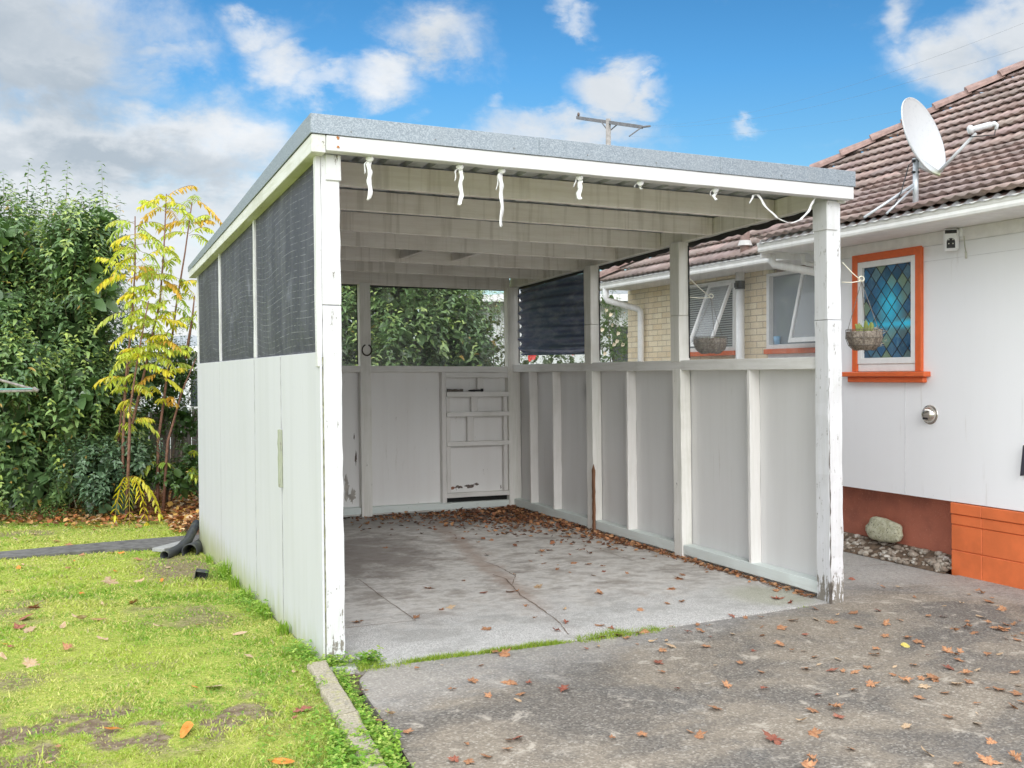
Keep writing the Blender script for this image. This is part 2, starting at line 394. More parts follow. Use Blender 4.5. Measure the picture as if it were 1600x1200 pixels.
bt.inputs['Scale'].default_value = 1.0; bt.inputs['Brick Width'].default_value = .207; bt.inputs['Row Height'].default_value = .0694
bt.inputs['Mortar Size'].default_value = .0055; bt.inputs['Mortar Smooth'].default_value = .2; bt.offset = .5
bt.inputs['Color1'].default_value = (.74, .59, .39, 1); bt.inputs['Color2'].default_value = (.84, .74, .54, 1); bt.inputs['Mortar'].default_value = (.46, .39, .31, 1)
bt.inputs['Bias'].default_value = .1
nn = g.noise(g.pos(), 40, 5, .7)
c = g.mix(g.math('MULTIPLY', g.step(nn, .4, .75), .4), bt.outputs['Color'], (.62, .50, .33))
g.out(g.bsdf(c, .85, g.bump(g.math('ADD', g.math('MULTIPLY', bt.outputs['Fac'], -1.0), g.math('MULTIPLY', nn, .25)), .7, .008)))
# roof tiles
m_tile, g = newmat('terracotta_tile')
p = g.pos(); tint = g.n('ShaderNodeVertexColor', layer_name='tint').outputs[0]
n = g.noise(p, 9, 6, .65); n_ = g.noise(p, 60, 4, .7)
c = g.mix(g.step(n, .35, .7), (.31, .225, .20), (.42, .325, .295)); c = g.mix(1.0, c, tint, 'MULTIPLY')
c = g.mix(g.math('MULTIPLY', g.step(n_, .55, .72), .35), c, (.46, .37, .34))
c = g.mix(g.math('MULTIPLY', g.step(g.noise(p, 2.0, 6, .7), .55, .7), .35), c, (.22, .15, .13))
g.out(g.bsdf(c, .62, g.bump(n_, .3, .004), spec=.4))
m_ridge = simple('ridge_cap_clay', (.29, .19, .165), .7, var=.25, bumps=.3)

def glassy(name, col, rough=.05):
    m, g = newmat(name); p = g.pos(); g.out(g.bsdf(col, rough, g.bump(g.noise(p, 3, 2), .03, .02), spec=.8)); return m
m_glass = glassy('window_glass', (.045, .055, .06))
m_glass2 = glassy('blue_grey_glass', (.22, .25, .28))
m_blind, g = newmat('venetian_blind')
z = g.xyz(g.pos())[2]; s_ = g.step(g.math('ABSOLUTE', g.math('SUBTRACT', g.math('FRACT', g.math('MULTIPLY', z, 38.0)), .5)), .2, .42)
g.out(g.bsdf(g.mix(s_, (.40, .42, .43), (.09, .095, .10)), .12, spec=.7))
m_stain, g = newmat('stained_glass')
x, y, z = g.xyz(g.pos()); W_, H_ = .115, .138; LEADW, LEADH = W_, H_
a = g.math('ADD', g.math('DIVIDE', y, W_), g.math('DIVIDE', z, H_)); b = g.math('SUBTRACT', g.math('DIVIDE', y, W_), g.math('DIVIDE', z, H_))
def edge(t): return g.math('ABSOLUTE', g.math('SUBTRACT', g.math('FRACT', t), .5))
lead = g.step(g.math('MAXIMUM', edge(a), edge(b)), .452, .475)
wn = g.n('ShaderNodeTexWhiteNoise', noise_dimensions='2D'); g.L.new(g.comb(g.math('FLOOR', a), g.math('FLOOR', b), 0.0), wn.inputs['Vector'])
pc = g.ramp(wn.outputs['Value'], [(0, (.03, .08, .14)), (.25, (.04, .12, .24)), (.45, (.10, .17, .20)), (.62, (.03, .14, .30)), (.8, (.20, .27, .17)), (1, (.06, .10, .14))])
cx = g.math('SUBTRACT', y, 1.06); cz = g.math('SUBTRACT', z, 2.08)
blob = g.math('EXPONENT', g.math('MULTIPLY', g.math('ADD', g.math('MULTIPLY', g.math('MULTIPLY', cx, cx), 90.0), g.math('MULTIPLY', g.math('MULTIPLY', cz, cz), 38.0)), -1.0))  # bright turquoise centre: light seen in the glass, painted into the pane colour
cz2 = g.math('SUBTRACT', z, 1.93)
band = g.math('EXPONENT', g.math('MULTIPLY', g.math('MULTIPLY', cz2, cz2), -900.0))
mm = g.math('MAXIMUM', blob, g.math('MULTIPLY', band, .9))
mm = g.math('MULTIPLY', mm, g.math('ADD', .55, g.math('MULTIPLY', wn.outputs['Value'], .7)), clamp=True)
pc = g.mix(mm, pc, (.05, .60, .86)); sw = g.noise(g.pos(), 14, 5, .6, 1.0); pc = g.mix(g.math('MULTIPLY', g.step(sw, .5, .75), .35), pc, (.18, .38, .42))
pc = g.mix(lead, pc, (.012, .014, .018))
g.out(g.bsdf(pc, g.math('ADD', .12, g.math('MULTIPLY', lead, .4)), g.bump(g.math('ADD', sw, lead), .3, .004), spec=.6))

# ground materials -----------------------------------------------------------
m_slab, g = newmat('old_smooth_concrete')
p = g.pos(); x, y, z = g.xyz(p)
big = g.noise(g.pos((1.0, 1.3, 1), loc=(3, 1, 0)), 2.3, 9, .72, .15); mid = g.noise(p, 6, 6, .65); fine = g.noise(p, 140, 4, .8); gr = g.voro(p, 120)
c = g.ramp(big, [(.28, (.24, .205, .175)), (.42, (.44, .40, .36)), (.52, (.66, .63, .59)), (.60, (.50, .46, .415)), (.72, (.72, .69, .655))])
c = g.mix(g.math('MULTIPLY', g.step(g.noise(g.pos((1.2, 1.8, 1)), 5, 9, .75, .1), .50, .64), .45), c, (.30, .275, .25)); c = g.mix(g.math('MULTIPLY', g.step(g.noise(g.pos((1.2, 2, 1), loc=(9, 3, 0)), 6.5, 9, .78, .1), .54, .64), .5), c, (.70, .69, .68))
c = g.mix(g.math('MULTIPLY', g.step(g.noise(g.pos((1, 1.2, 1), loc=(4, 7, 0)), 1.6, 9, .74, .1), .53, .66), .55), c, (.22, .185, .165))
xa = g.math('SUBTRACT', x, .75); ya = g.math('SUBTRACT', y, 3.1)
qq = g.math('ADD', g.math('ADD', g.math('MULTIPLY', g.math('MULTIPLY', xa, xa), 1.1), g.math('MULTIPLY', g.math('MULTIPLY', ya, ya), .55)), g.math('MULTIPLY', g.math('SUBTRACT', g.noise(p, 3.2, 8, .7, .6), .5), 3.2))
c = g.mix(g.math('MULTIPLY', g.step(qq, 1.2, .2), .75), c, (.20, .165, .145))
rb = g.math('ABSOLUTE', g.math('SUBTRACT', g.math('ADD', x, g.math('MULTIPLY', y, -.17)), 1.45))
c = g.mix(g.math('MULTIPLY', g.step(g.math('ADD', rb, g.math('MULTIPLY', g.math('SUBTRACT', mid, .5), .5)), .16, -.02), .6), c, (.36, .25, .19))
# broken, exposed stone towards the front edge of the slab
fr = g.step(g.math('ADD', y, g.math('MULTIPLY', g.math('SUBTRACT', mid, .5), 1.8)), 1.15, .25)
ag = g.mix(g.step(g.math('ADD', g.math('MULTIPLY', fine, .6), g.math('MULTIPLY', gr, .5)), .34, .66), (.26, .25, .24), (.70, .69, .67))
c = g.mix(g.math('MULTIPLY', fr, .8), c, g.mix(g.math('MULTIPLY', g.step(big, .4, .6), .5), ag, (.22, .215, .20)))
# mossy patch by the right hand post
ma = g.math('SUBTRACT', x, 3.15); mb_ = g.math('SUBTRACT', y, .35)
moss = g.step(g.math('ADD', g.math('ADD', g.math('MULTIPLY', g.math('MULTIPLY', ma, ma), 4.0), g.math('MULTIPLY', g.math('MULTIPLY', mb_, mb_), 3.0)), g.math('MULTIPLY', mid, .5)), .75, .3)
c = g.mix(g.math('MULTIPLY', moss, .45), c, (.30, .30, .16))
# darker grey-brown towards the back
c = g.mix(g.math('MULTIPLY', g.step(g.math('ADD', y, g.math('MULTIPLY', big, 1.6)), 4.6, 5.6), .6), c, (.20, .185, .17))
g.out(g.bsdf(c, g.math('ADD', .5, g.math('MULTIPLY', mid, .3)), g.bump(g.math('ADD', g.math('MULTIPLY', fine, .5), g.math('MULTIPLY', fr, gr)), .35, .006), spec=.35))

m_drive, g = newmat('exposed_aggregate_concrete')
p = g.pos(); x, y, z = g.xyz(p)
big = g.noise(g.pos((1, 1.5, 1)), .95, 6, .62, .5); mid = g.noise(p, 5.5, 6, .7, .4); fine = g.noise(p, 160, 3, .8)
vr = g.n('ShaderNodeTexVoronoi'); g.L.new(p, vr.inputs['Vector']); vr.inputs['Scale'].default_value = 105
cellv = g.math('ADD', g.math('MULTIPLY', g.xyz(vr.outputs['Color'])[0], .8), g.math('MULTIPLY', g.noise(p, 26, 5, .75), .28))
st = g.ramp(cellv, [(0, (.075, .070, .065)), (.3, (.15, .14, .13)), (.6, (.24, .215, .185)), (.82, (.33, .30, .26)), (1, (.60, .57, .52))])
c = g.mix(g.step(big, .42, .60), g.mix(.5, st, (.095, .08, .066)), g.mix(.5, st, (.31, .25, .18)))
pale = g.step(mid, .56, .68); c = g.mix(g.math('MULTIPLY', pale, .6), c, (.60, .535, .45)); c = g.mix(g.math('MULTIPLY', g.step(g.noise(g.pos((1, 3.2, 1), loc=(1, 4, 2)), 7, 8, .75, .6), .60, .70), .5), c, (.62, .59, .54))
wet = g.step(g.noise(g.pos(loc=(2, 5, 0)), 1.1, 6, .65, .8), .52, .66); c = g.mix(g.math('MULTIPLY', wet, .75), c, g.mix(.45, (.105, .10, .095), st))
pale2 = g.step(g.math('ADD', g.math('MULTIPLY', y, .9), g.math('ADD', g.math('MULTIPLY', mid, .6), g.math('MULTIPLY', x, -.25))), -.72, -.25)
c = g.mix(g.math('MULTIPLY', pale2, .5), c, g.mix(.4, (.52, .51, .50), st))
hm = g.step(g.math('ADD', g.math('ADD', x, g.math('MULTIPLY', y, .44)), g.math('MULTIPLY', g.math('SUBTRACT', g.noise(p, 3.0, 7, .7), .5), 1.3)), 4.05, 4.75)
grit = g.mix(g.step(g.math('ADD', g.math('MULTIPLY', fine, .5), g.math('MULTIPLY', g.noise(p, 38, 6, .8), .5)), .36, .62), (.22, .205, .185), (.60, .585, .555))
c = g.mix(g.math('MULTIPLY', hm, .62), c, grit)
g.out(g.bsdf(c, .7, g.bump(g.math('ADD', vr.outputs['Distance'], g.math('MULTIPLY', fine, .5)), .55, .006), spec=.35))
m_strip, g = newmat('pale_gritty_concrete')
p = g.pos(); n = g.math('ADD', g.math('MULTIPLY', g.noise(p, 150, 4, .8), .5), g.math('MULTIPLY', g.noise(p, 38, 6, .8), .5)); b_ = g.noise(p, 3, 5, .6)
c = g.mix(g.step(n, .35, .65), (.24, .235, .225), (.55, .54, .525)); c = g.mix(g.math('MULTIPLY', g.step(b_, .45, .65), .5), c, (.26, .25, .235))
g.out(g.bsdf(c, .8, g.bump(n, .5, .005), spec=.3))
m_kerb, g = newmat('lichened_kerb_concrete')
p = g.pos(); n = g.noise(p, 90, 5, .75); b_ = g.noise(p, 14, 5, .7)
c = g.mix(g.step(n, .35, .65), (.30, .26, .19), (.52, .47, .36)); c = g.mix(g.math('MULTIPLY', g.step(b_, .5, .62), .6), c, (.44, .43, .16))
c = g.mix(g.math('MULTIPLY', g.step(g.noise(p, 30, 5), .55, .65), .5), c, (.20, .19, .17))
g.out(g.bsdf(c, .9, g.bump(n, .8, .008)))
m_path = simple('dark_path_concrete', (.13, .125, .12), .85, bumps=.6, var=.35)
m_lawn, g = newmat('lawn_soil')
tint = g.n('ShaderNodeVertexColor', layer_name='tint').outputs[0]; p = g.pos()
n = g.noise(p, 30, 6, .7); n_ = g.noise(p, 120, 4, .75)
c1 = g.mix(g.step(n, .35, .65), (.30, .38, .06), (.52, .54, .13)); c1 = g.mix(g.math('MULTIPLY', g.step(n_, .5, .7), .4), c1, (.45, .43, .16))
c2 = g.mix(g.step(n, .4, .65), (.20, .145, .095), (.36, .29, .20))
c = g.mix(g.xyz(tint)[0], c1, c2)
g.out(g.bsdf(c, .95, g.bump(g.math('ADD', n, g.math('MULTIPLY', n_, .5)), .9, .015), spec=.15))
m_soil = simple('dark_garden_soil', (.13, .09, .06), .95, bumps=.9, var=.4, scale=20)
m_far = simple('far_ground', (.10, .13, .045), .95, var=.3, scale=.5)
m_stone, g = newmat('lichen_stone')
p = g.pos(); n = g.noise(p, 25, 6, .7); c = g.mix(g.step(n, .35, .65), (.34, .33, .22), (.52, .51, .38)); c = g.mix(g.step(g.noise(p, 60, 5), .58, .66), c, (.15, .14, .11))
g.out(g.bsdf(c, .9, g.bump(n, .8, .012)))

def leafmat(name, rough=.35, trans=.3, spec=.5):
    m, g = newmat(name); t = g.n('ShaderNodeVertexColor', layer_name='tint').outputs[0]
    b = g.bsdf(t, rough, spec=spec); tl = g.n('ShaderNodeBsdfTranslucent')
    g.L.new(g.mix(1.0, t, (1.0, 1.15, .5), 'MULTIPLY'), tl.inputs[0]); mx = g.n('ShaderNodeMixShader'); mx.inputs[0].default_value = trans
    g.L.new(b, mx.inputs[1]); g.L.new(tl.outputs[0], mx.inputs[2]); g.out(mx.outputs[0]); return m
m_leaf = leafmat('glossy_leaf', .30, .22, .8); m_soft = leafmat('thin_leaf', .5, .4); m_grass = leafmat('grass_blade', .6, .35, .3)
m_litter = leafmat('dead_leaf', .7, .12, .25)
m_bark = simple('grey_bark', (.16, .12, .09), .9, bumps=.6, var=.3, scale=30)
m_redbark = simple('reddish_stem', (.20, .10, .07), .75, bumps=.3, var=.3, scale=30)
m_fence, g = newmat('weathered_fence')
v = g.pos((14, 14, 1)); n = g.noise(v, 2, 7, .7); c = g.mix(g.step(n, .3, .7), (.12, .105, .095), (.27, .25, .22)); c = g.mix(g.math('MULTIPLY', g.step(g.noise(g.pos(), 2, 5), .5, .7), .4), c, (.18, .21, .13))
g.out(g.bsdf(c, .9, g.bump(n, .6, .005)))

# ================================================================== GROUND
def lawn_z(x, y): # works on numpy arrays
    return -.012 - .045 * np.clip(y, 0, 5.6) + .012 * (vn.fbm(x + 50, y + 50, 1.3, 3) - .5) * 2
def patch(x, y):  # 0 grass .. 1 bare soil
    d = vn.fbm(x + 31, y + 11, 1.15, 4)
    s = np.clip((d - .69) / .10, 0, 1)
    cx, cy = atZ(160, 1140, 0)[:2]; q = ((x - cx) / 1.0) ** 2 + ((y - cy) / .42) ** 2
    s = np.maximum(s * .75, np.clip(1.35 - q, 0, 1) * np.clip((vn.fbm(x, y, 9, 3) - .40) / .14, 0, 1))
    cx, cy = -.33, 4.1; q = ((x - cx) / .42) ** 2 + ((y - cy) / 1.1) ** 2
    return np.maximum(s, np.clip(1.2 - q, 0, 1) * .9)
far = MB(); far.add([(-400, -300, -.42), (500, -300, -.42), (500, 900, -.42), (-400, 900, -.42)], [(0, 1, 2, 3)])
tag(far.build('ground', m_far), kind='structure')
def kerb_x(y): # left edge of the driveway / right edge of lawn, as the kerb runs
    return np.where(y < -.1, -.09 + .085 * (y + .1), -.012)
xs = np.concatenate([np.linspace(-14, -4.2, 30), np.linspace(-4.1, 0.0, 165)]); ys = np.concatenate([np.linspace(-9, -3.2, 25), np.linspace(-3.1, 2, 205), np.linspace(2.08, 9.4, 100)])
Xg, Yg = np.meshgrid(xs, ys); 
Xg = np.where(Xg > -.9, -.9 + (Xg + .9) / .9 * (.9 + kerb_x(Yg)), Xg)
Zg = lawn_z(Xg, Yg); P = patch(Xg, Yg); nx, ny = len(xs), len(ys)
idx = np.arange(nx * ny).reshape(ny, nx); F = np.stack([idx[:-1, :-1], idx[:-1, 1:], idx[1:, 1:], idx[1:, :-1]], -1).reshape(-1, 4)
tag(npmesh('lawn', np.stack([Xg, Yg, Zg], -1).reshape(-1, 3), F, m_lawn, col=np.repeat(P.reshape(-1, 1), 3, 1), smooth=True), kind='structure')
b = MB(); b.box(-14, 9.3, -.4, 6, 20, -.235); b.box(-.011, 5.425, -.4, 4.85, 9.298, -.25); tag(b.build('garden_bed', m_soil), kind='structure')
# narrow path crossing the lawn behind the carport
b = MB()
pp = [(-14, 4.4), (-6, 5.05), (-1.9, 5.52), (-.9, 5.62), (-.25, 5.52), (1, 5.6), (1, 6.3), (-.1, 6.2), (-.9, 6.1), (-1.9, 5.9), (-6, 5.4), (-14, 4.8)]
vs = [(x, y, -.235) for x, y in pp] + [(x, y, -.33) for x, y in pp]; n = len(pp)
b.add(vs, [tuple(range(n))] + [(i, (i + 1) % n, n + (i + 1) % n, n + i) for i in range(n)][::1]); tag(b.build('path', m_path), kind='structure')
# carport slab
b = MB(); JL = [(.0, -.16), (.18, -.16), (.8, -.152), (1.41, -.14), (2.1, -.09), (2.8, -.03), (3.4, .03), (3.505, .04)]
vs = [(x, y, 0) for x, y in JL] + [(3.505, 5.42, 0), (0, 5.42, 0)]; n = len(vs); b.add(vs + [(x, y, -.34) for x, y, z in vs], [tuple(range(n))] + [((i + 1) % n, i, n + i, n + (i + 1) % n) for i in range(n)]); slab = tag(b.build('carport_floor', m_slab), kind='structure')
# driveway: left edge follows kerb
b = MB(); eL = [(.12, -.172), (.17, -.22), (.09, -.35), (.055, -.6), (.03, -1.0), (-.02, -1.55), (-.06, -2.2), (-.09, -3), (-.2, -9)]
vs = [(x, y, -.006) for x, y in eL] + [(14, -9, -.006), (14, .35, -.006), (4.9, .35, -.006), (4.86, 1.6, -.006), (4.86, 9.2, -.006), (3.512, 9.2, -.006), (3.512, .03, -.006), (3.4, .018, -.006), (2.8, -.042, -.006), (2.1, -.102, -.006), (1.41, -.152, -.006), (.8, -.164, -.006)]
n = len(vs); b.add(vs + [(x, y, -.3) for x, y, z in vs], [tuple(range(n))] + [((i + 1) % n, i, n + i, n + (i + 1) % n) for i in range(n)])
tag(b.build('driveway', m_drive), kind='structure')
# sheet under the joint
b = MB(); b.add([(-.6, -.5, -.03), (3.7, -.5, -.03), (3.7, 0, -.03), (-.6, 0, -.03)], [(0, 1, 2, 3)]); tag(b.build('soil', m_soil), kind='structure')

# cracks and joints in the slab: thin dark ribbons
def ribbon(pts, w0, w1, z, jit, mb, seed):
    r = random.Random(seed); P_ = []
    for (ax, ay), (bx, by) in zip(pts, pts[1:]):
        n = max(2, int(math.hypot(bx - ax, by - ay) / .05))
        for i in range(n): t = i / n; P_.append((ax + (bx - ax) * t + r.uniform(-jit, jit), ay + (by - ay) * t + r.uniform(-jit, jit)))
    P_.append(pts[-1]); vs = []; fs = []; w0 *= .5; w1 *= .6
    for i, (x, y) in enumerate(P_):
        a = P_[max(0, i - 1)]; c = P_[min(len(P_) - 1, i + 1)]; d = Vector((c[0] - a[0], c[1] - a[1])).normalized(); ww = r.uniform(w0, w1) / 2
        vs += [(x - d.y * ww, y + d.x * ww, z), (x + d.y * ww, y - d.x * ww, z)]
        if i: k = len(vs); fs.append((k - 4, k - 3, k - 1, k - 2))
    mb.add(vs, fs)
m_crack = simple('dirty_crack', (.22, .16, .125), .95, var=.4, scale=40)
def px(*l): return [tuple(atZ(u, v, 0)[:2]) for u, v in l]
for i, (l, w0, w1, nm) in enumerate([
        (px((888, 992), (873, 972), (850, 955), (832, 942), (815, 932), (800, 915), (790, 905), (770, 898)), .004, .016, 'floor_crack'),
        (px((800, 915), (805, 900), (778, 885), (752, 876)), .003, .012, 'floor_crack'),
        (px((650, 970), (590, 928), (560, 905)), .006, .01, 'floor_joint'), (px((538, 982), (590, 976), (650, 970)), .006, .012, 'floor_joint'),
        (px((1000, 880), (925, 855), (850, 830)), .004, .01, 'floor_joint')]):
    mb = MB(); ribbon(l, w0, w1, .003, .004, mb, i); mb.build(nm, m_crack, slab)
mb = MB(); ribbon([(4.19, 1.2), (4.5, .93), (4.87, .84)], .008, .014, .001, .003, mb, 3); ribbon([(4.05, .2), (4.5, .1), (4.93, -.1)], .006, .01, .001, .003, mb, 4)
tag(mb.build('pavement_joint', m_crack), kind='structure')

# kerb stones
def kerbstone(pts, name_label):
    (a, b2, c, d) = pts; mb = MB()
    n = 9; vs = []; fs = []; r = random.Random(int(a[1] * 1000))
    for i in range(n + 1):
        t = i / n
        L = Vector(a).lerp(Vector(b2), t); Rr = Vector(d).lerp(Vector(c), t); e = .004
        j = [r.uniform(-e, e) for _ in range(6)]
        vs += [(L.x + j[0], L.y, -.10), (L.x + j[0], L.y, .022 + j[4]), (L.x + .008 + j[1], L.y, .032 + j[5]), (Rr.x - .008 + j[2], Rr.y, .032 + j[3]), (Rr.x + j[3], Rr.y, .022 + j[4]), (Rr.x + j[3], Rr.y, -.10)]
        if i:
            for k in range(5): q0 = (i - 1) * 6 + k; fs.append((q0, q0 + 1, q0 + 7, q0 + 6))
    fs += [tuple(range(6)), tuple(n * 6 + k for k in range(5, -1, -1))]
    mb.add(vs, [f[::-1] for f in fs]); o = mb.build('kerb_stone', m_kerb, bevel=.004); return tag(o, name_label, 'kerb', 'kerb stones edging the lawn')
kerbstone(((-.108, -.10), (-.168, -.93), (-.068, -.915), (-.008, -.09)), 'lichened concrete kerb stone starting at the foot of the left carport post')
kerbstone(((-.170, -.945), (-.245, -1.80), (-.145, -1.80), (-.070, -.93)), 'lichened concrete kerb stone at the bottom edge, partly under clover')

# ================================================================== CARPORT
K = .012
def S(x, y, z): return (x - K * z, y, z)
cp = thing('carport', (1.75, 2.7, 0), 'open fronted white painted timber carport with mint left wall and grey steel roof edge', 'carport')
def part(name, mat, fn, T=S, bevel=.003, label=None, smooth=False, parent=None):
    mb = MB(T); fn(mb); o = mb.build(name, mat, parent or cp, bevel=bevel, smooth=smooth)
    if label: o['label'] = label
    return o
def zr(y): return 2.645 - .026 * y      # underside of rafters
# front posts
part('post', m_post, lambda b: (b.wavybox('z', -.06, 1.872, .012, .112, 0, .1, 24, .0025), b.wavybox('z', 1.876, 2.70, .012, .112, 0.002, .1, 10, .0025)), label='left front post with flaking white paint')
part('post_cap', m_post, lambda b: b.wavybox('z', 2.53, 2.664, .036, .118, -.008, .09, 3, .001))
part('post', m_post2, lambda b: (b.wavybox('z', -.02, 1.872, 3.385, 3.50, 0, .13, 24, .0035), b.wavybox('z', 1.876, 2.70, 3.385, 3.50, .002, .13, 10, .002)), label='right front post, paint split and rotten at the foot')
part('post_cap', m_post, lambda b: b.wavybox('z', 2.47, 2.664, 3.38, 3.47, -.006, .135, 3, .001))
m_splt = simple('split_timber', (.10, .085, .07), .9, var=.4, scale=60)
def split_(b):
    r = random.Random(4); vs = []; fs = []
    for i in range(40):
        z = -.01 + 1.5 * i / 39; x = 3.387 + r.uniform(-.003, .003); ww = r.uniform(.001, .006) * (1 if i < 30 else .4) + (.010 if i < 4 else 0)
        vs += [(x - ww, -.0035, z), (x + ww, -.0035, z)]
        if i: k = len(vs); fs.append((k - 4, k - 3, k - 1, k - 2))
    b.add(vs, fs)
part('timber_split', m_splt, split_, bevel=0)
def grime(b):
    r = random.Random(6); vs = []; fs = []
    for i in range(60):
        z = -.03 + 1.63 * i / 59; ww = r.uniform(.001, .005)
        vs += [(.009 - ww, -.0045, z), (.009 + ww * .6, -.0045, z)]
        if i: k = len(vs); fs.append((k - 4, k - 3, k - 1, k - 2))
    b.add(vs, fs)
part('joint_grime', simple('green_brown_grime', (.20, .20, .10), .9, var=.5, scale=30), grime, bevel=0)
m_rustsp = simple('rust_spot', (.45, .17, .05), .8, var=.4, scale=90)
for z in (2.737, 2.690):
    part('rust_spot', m_rustsp, lambda b: b.add([(.052 + .009 * math.cos(a) * random.uniform(.6, 1.2), -.0835, z + .008 * math.sin(a) * random.uniform(.6, 1.3)) for a in np.linspace(0, 5.8, 11)], [tuple(range(11))]), T=None, bevel=0)
# roof edge
NS = None
part('fascia_board', m_fascia, lambda b: b.wavybox('x', -.0095, 3.51, -.08, -.008, 2.668, 2.749, 30, .0012), T=NS)
def fl(b):
    b.box(-.092, -.088, 2.750, 3.513, -.080, 2.851)
    b.box(-.092, -.0875, 2.8425, 3.513, .05, 2.8505)
part('roof_flashing', m_galv, fl, T=NS, bevel=.0015)
def sf(b):
    b.plank(-.0935, -.087, -.0795, 5.62, 2.750, 2.851, 2.578, 2.632)
    b.plank(-.093, -.03, .052, 5.62, 2.84, 2.85, 2.622, 2.631)
part('roof_flashing', m_galv, sf, T=NS, bevel=.001)
for x in (1.205, 2.44): part('flashing_lap', m_galv, lambda b: b.box(x, -.0905, 2.7505, x + .03, -.0882, 2.8508), T=NS, bevel=0)
m_screw = simple('screw_head', (.25, .26, .27), .5, .6)
for k in range(8):
    part('screw', m_screw, lambda b: b.lathe([(.0, .004), (.004, .003), (.0055, 0)], 8, Matrix.Translation((.12 + k * .465, -.0881, 2.775 + .004 * (k % 2))) @ Matrix.Rotation(R_(90), 4, 'X')), T=NS, bevel=0)
part('side_board', m_side, lambda b: b.plank(-.085, -.012, -.0775, 5.61, 2.655, 2.749, 2.515, 2.580), T=NS)
part('side_board', m_side, lambda b: b.plank(3.44, 3.512, -.005, 5.5, 2.655, 2.749, 2.50, 2.575), T=NS)
part('roof_flashing', m_galv, lambda b: b.plank(3.5135, 3.519, -.087, 5.62, 2.750, 2.851, 2.575, 2.63), T=NS, bevel=.001)
# corrugated (trapezoidal) roof sheet, ribs along Y
def sheet(b):
    prof = []; x = -.08
    while x < 3.5:
        prof += [(x, 0), (x + .072, 0), (x + .088, .024), (x + .112, .024), (x + .128, 0)]; x += .15
    for off in (0, .0035):
        vs = []; fs = []
        for y in (-.07, 5.6):
            vs += [(px_, y, zr(y) + .146 + h + off) for px_, h in prof]
        n = len(prof)
        for i in range(n - 1):
            q = (i, i + 1, n + i + 1, n + i); fs.append(q if off else q[::-1])
        b.add(vs, fs)
part('roof_sheet', m_sheet, sheet, T=NS, bevel=0)
for i, y in enumerate((.60, 1.35, 2.11, 2.87, 3.62, 4.40)):
    part('rafter', m_rafter, lambda b: b.wavybox('x', -.01, 3.405, y, y + .045, zr(y) - .004 + (.006 if i % 2 else 0), zr(y) + .138, 24, .002), T=NS)
part('rafter', m_rafter, lambda b: b.wavybox('x', .03, 3.36, 5.20, 5.245, zr(5.2) - .03, zr(5.2) + .13, 24, .002), T=NS)
# longitudinal beams on top of the two side walls
part('side_beam', m_beam, lambda b: b.plank(3.412, 3.458, .13, 5.3, 2.655, 2.78, 2.515, 2.64), T=NS)
part('side_beam', m_beam, lambda b: b.plank(-.01, .045, .11, 5.3, 2.655, 2.78, 2.515, 2.64), T=NS)
for x in (1.56, 2.06): part('nogging', m_rafter, lambda b: b.box(x, 2.92, zr(2.9) + .01, x + .045, 3.615, zr(3.2) + .09), T=NS)
# left wall: cladding sheets, mullions, mesh
seam = [(-.002, 1.045), (1.05, 2.0), (2.004, 3.755), (3.76, 5.40)]
for y0, y1 in seam:
    part('cladding_panel', m_clad, lambda b: b.box(-.006 + random.uniform(-.001, .001), y0, -.36, .006, y1, 1.628), bevel=.0015)
for k, y in enumerate((1.0475, 2.002, 3.7575)):
    def sm(b, y=y, k=k):
        r = random.Random(k); vs = []; fs = []
        for i in range(50):
            z = -.3 + 1.92 * i / 49; ww = r.uniform(.0012, .0035) * (1 if k != 2 else .6)
            vs += [(-.0085, y - ww, z), (-.0085, y + ww, z)]
            if i: n_ = len(vs); fs.append((n_ - 4, n_ - 3, n_ - 1, n_ - 2))
        b.add(vs, fs)
    part('sheet_joint', m_splt, sm, bevel=0)
for y in (1.98, 3.74, 5.34):
    part('mullion', m_post, lambda b: b.wavybox('z', 1.63, zr(y) + .02, -.004, .05, y, y + .05, 8, .002))
part('mullion', m_post, lambda b: b.wavybox('z', 1.55, 2.655, -.018, .010, .0, .05, 8, .002))
for y in (.6, 1.05, 1.55, 2.0, 2.6, 3.2, 3.76, 4.3, 4.85): part('stud', m_stud, lambda b: b.box(.008, y, .03, .09, y + .045, 1.56))
part('rail', m_rail, lambda b: b.wavybox('y', .1, 5.2, .007, .10, 1.555, 1.625, 20, .002))
part('bottom_plate', m_plate, lambda b: b.wavybox('y', .1, 5.2, .007, .10, .03, .10, 20, .002))
def meshp(y0, y1, seed):
    def f(b):
        ny_, nz_ = 26, 30; r = VN(seed); vs = []; fs = []
        for j in range(nz_ + 1):
            for i in range(ny_ + 1):
                y = y0 + (y1 - y0) * i / ny_; t = j / nz_; zt = 2.655 - .026 * y; z = 1.62 + (zt - 1.62) * t
                e = min(i, ny_ - i, j, nz_ - j); a = min(1, e / 4)
                vs.append((.012 - a * .02 * float(r.fbm(np.array(y * 2.2), np.array(z * 1.4), 1.5, 3)), y, z))
        for j in range(nz_):
            for i in range(ny_): k = j * (ny_ + 1) + i; fs.append((k, k + ny_ + 1, k + ny_ + 2, k + 1))
        b.add(vs, fs)
    return f
for k, (y0, y1) in enumerate(((.03, 1.99), (2.0, 3.75), (3.76, 5.37))): part('shade_mesh', m_mesh, meshp(y0, y1, k + 20), bevel=0, smooth=True)
part('handle_batten', m_battn, lambda b: b.wavybox('z', .815, 1.172, -.030, -.0065, 1.02, 1.055, 8, .002))
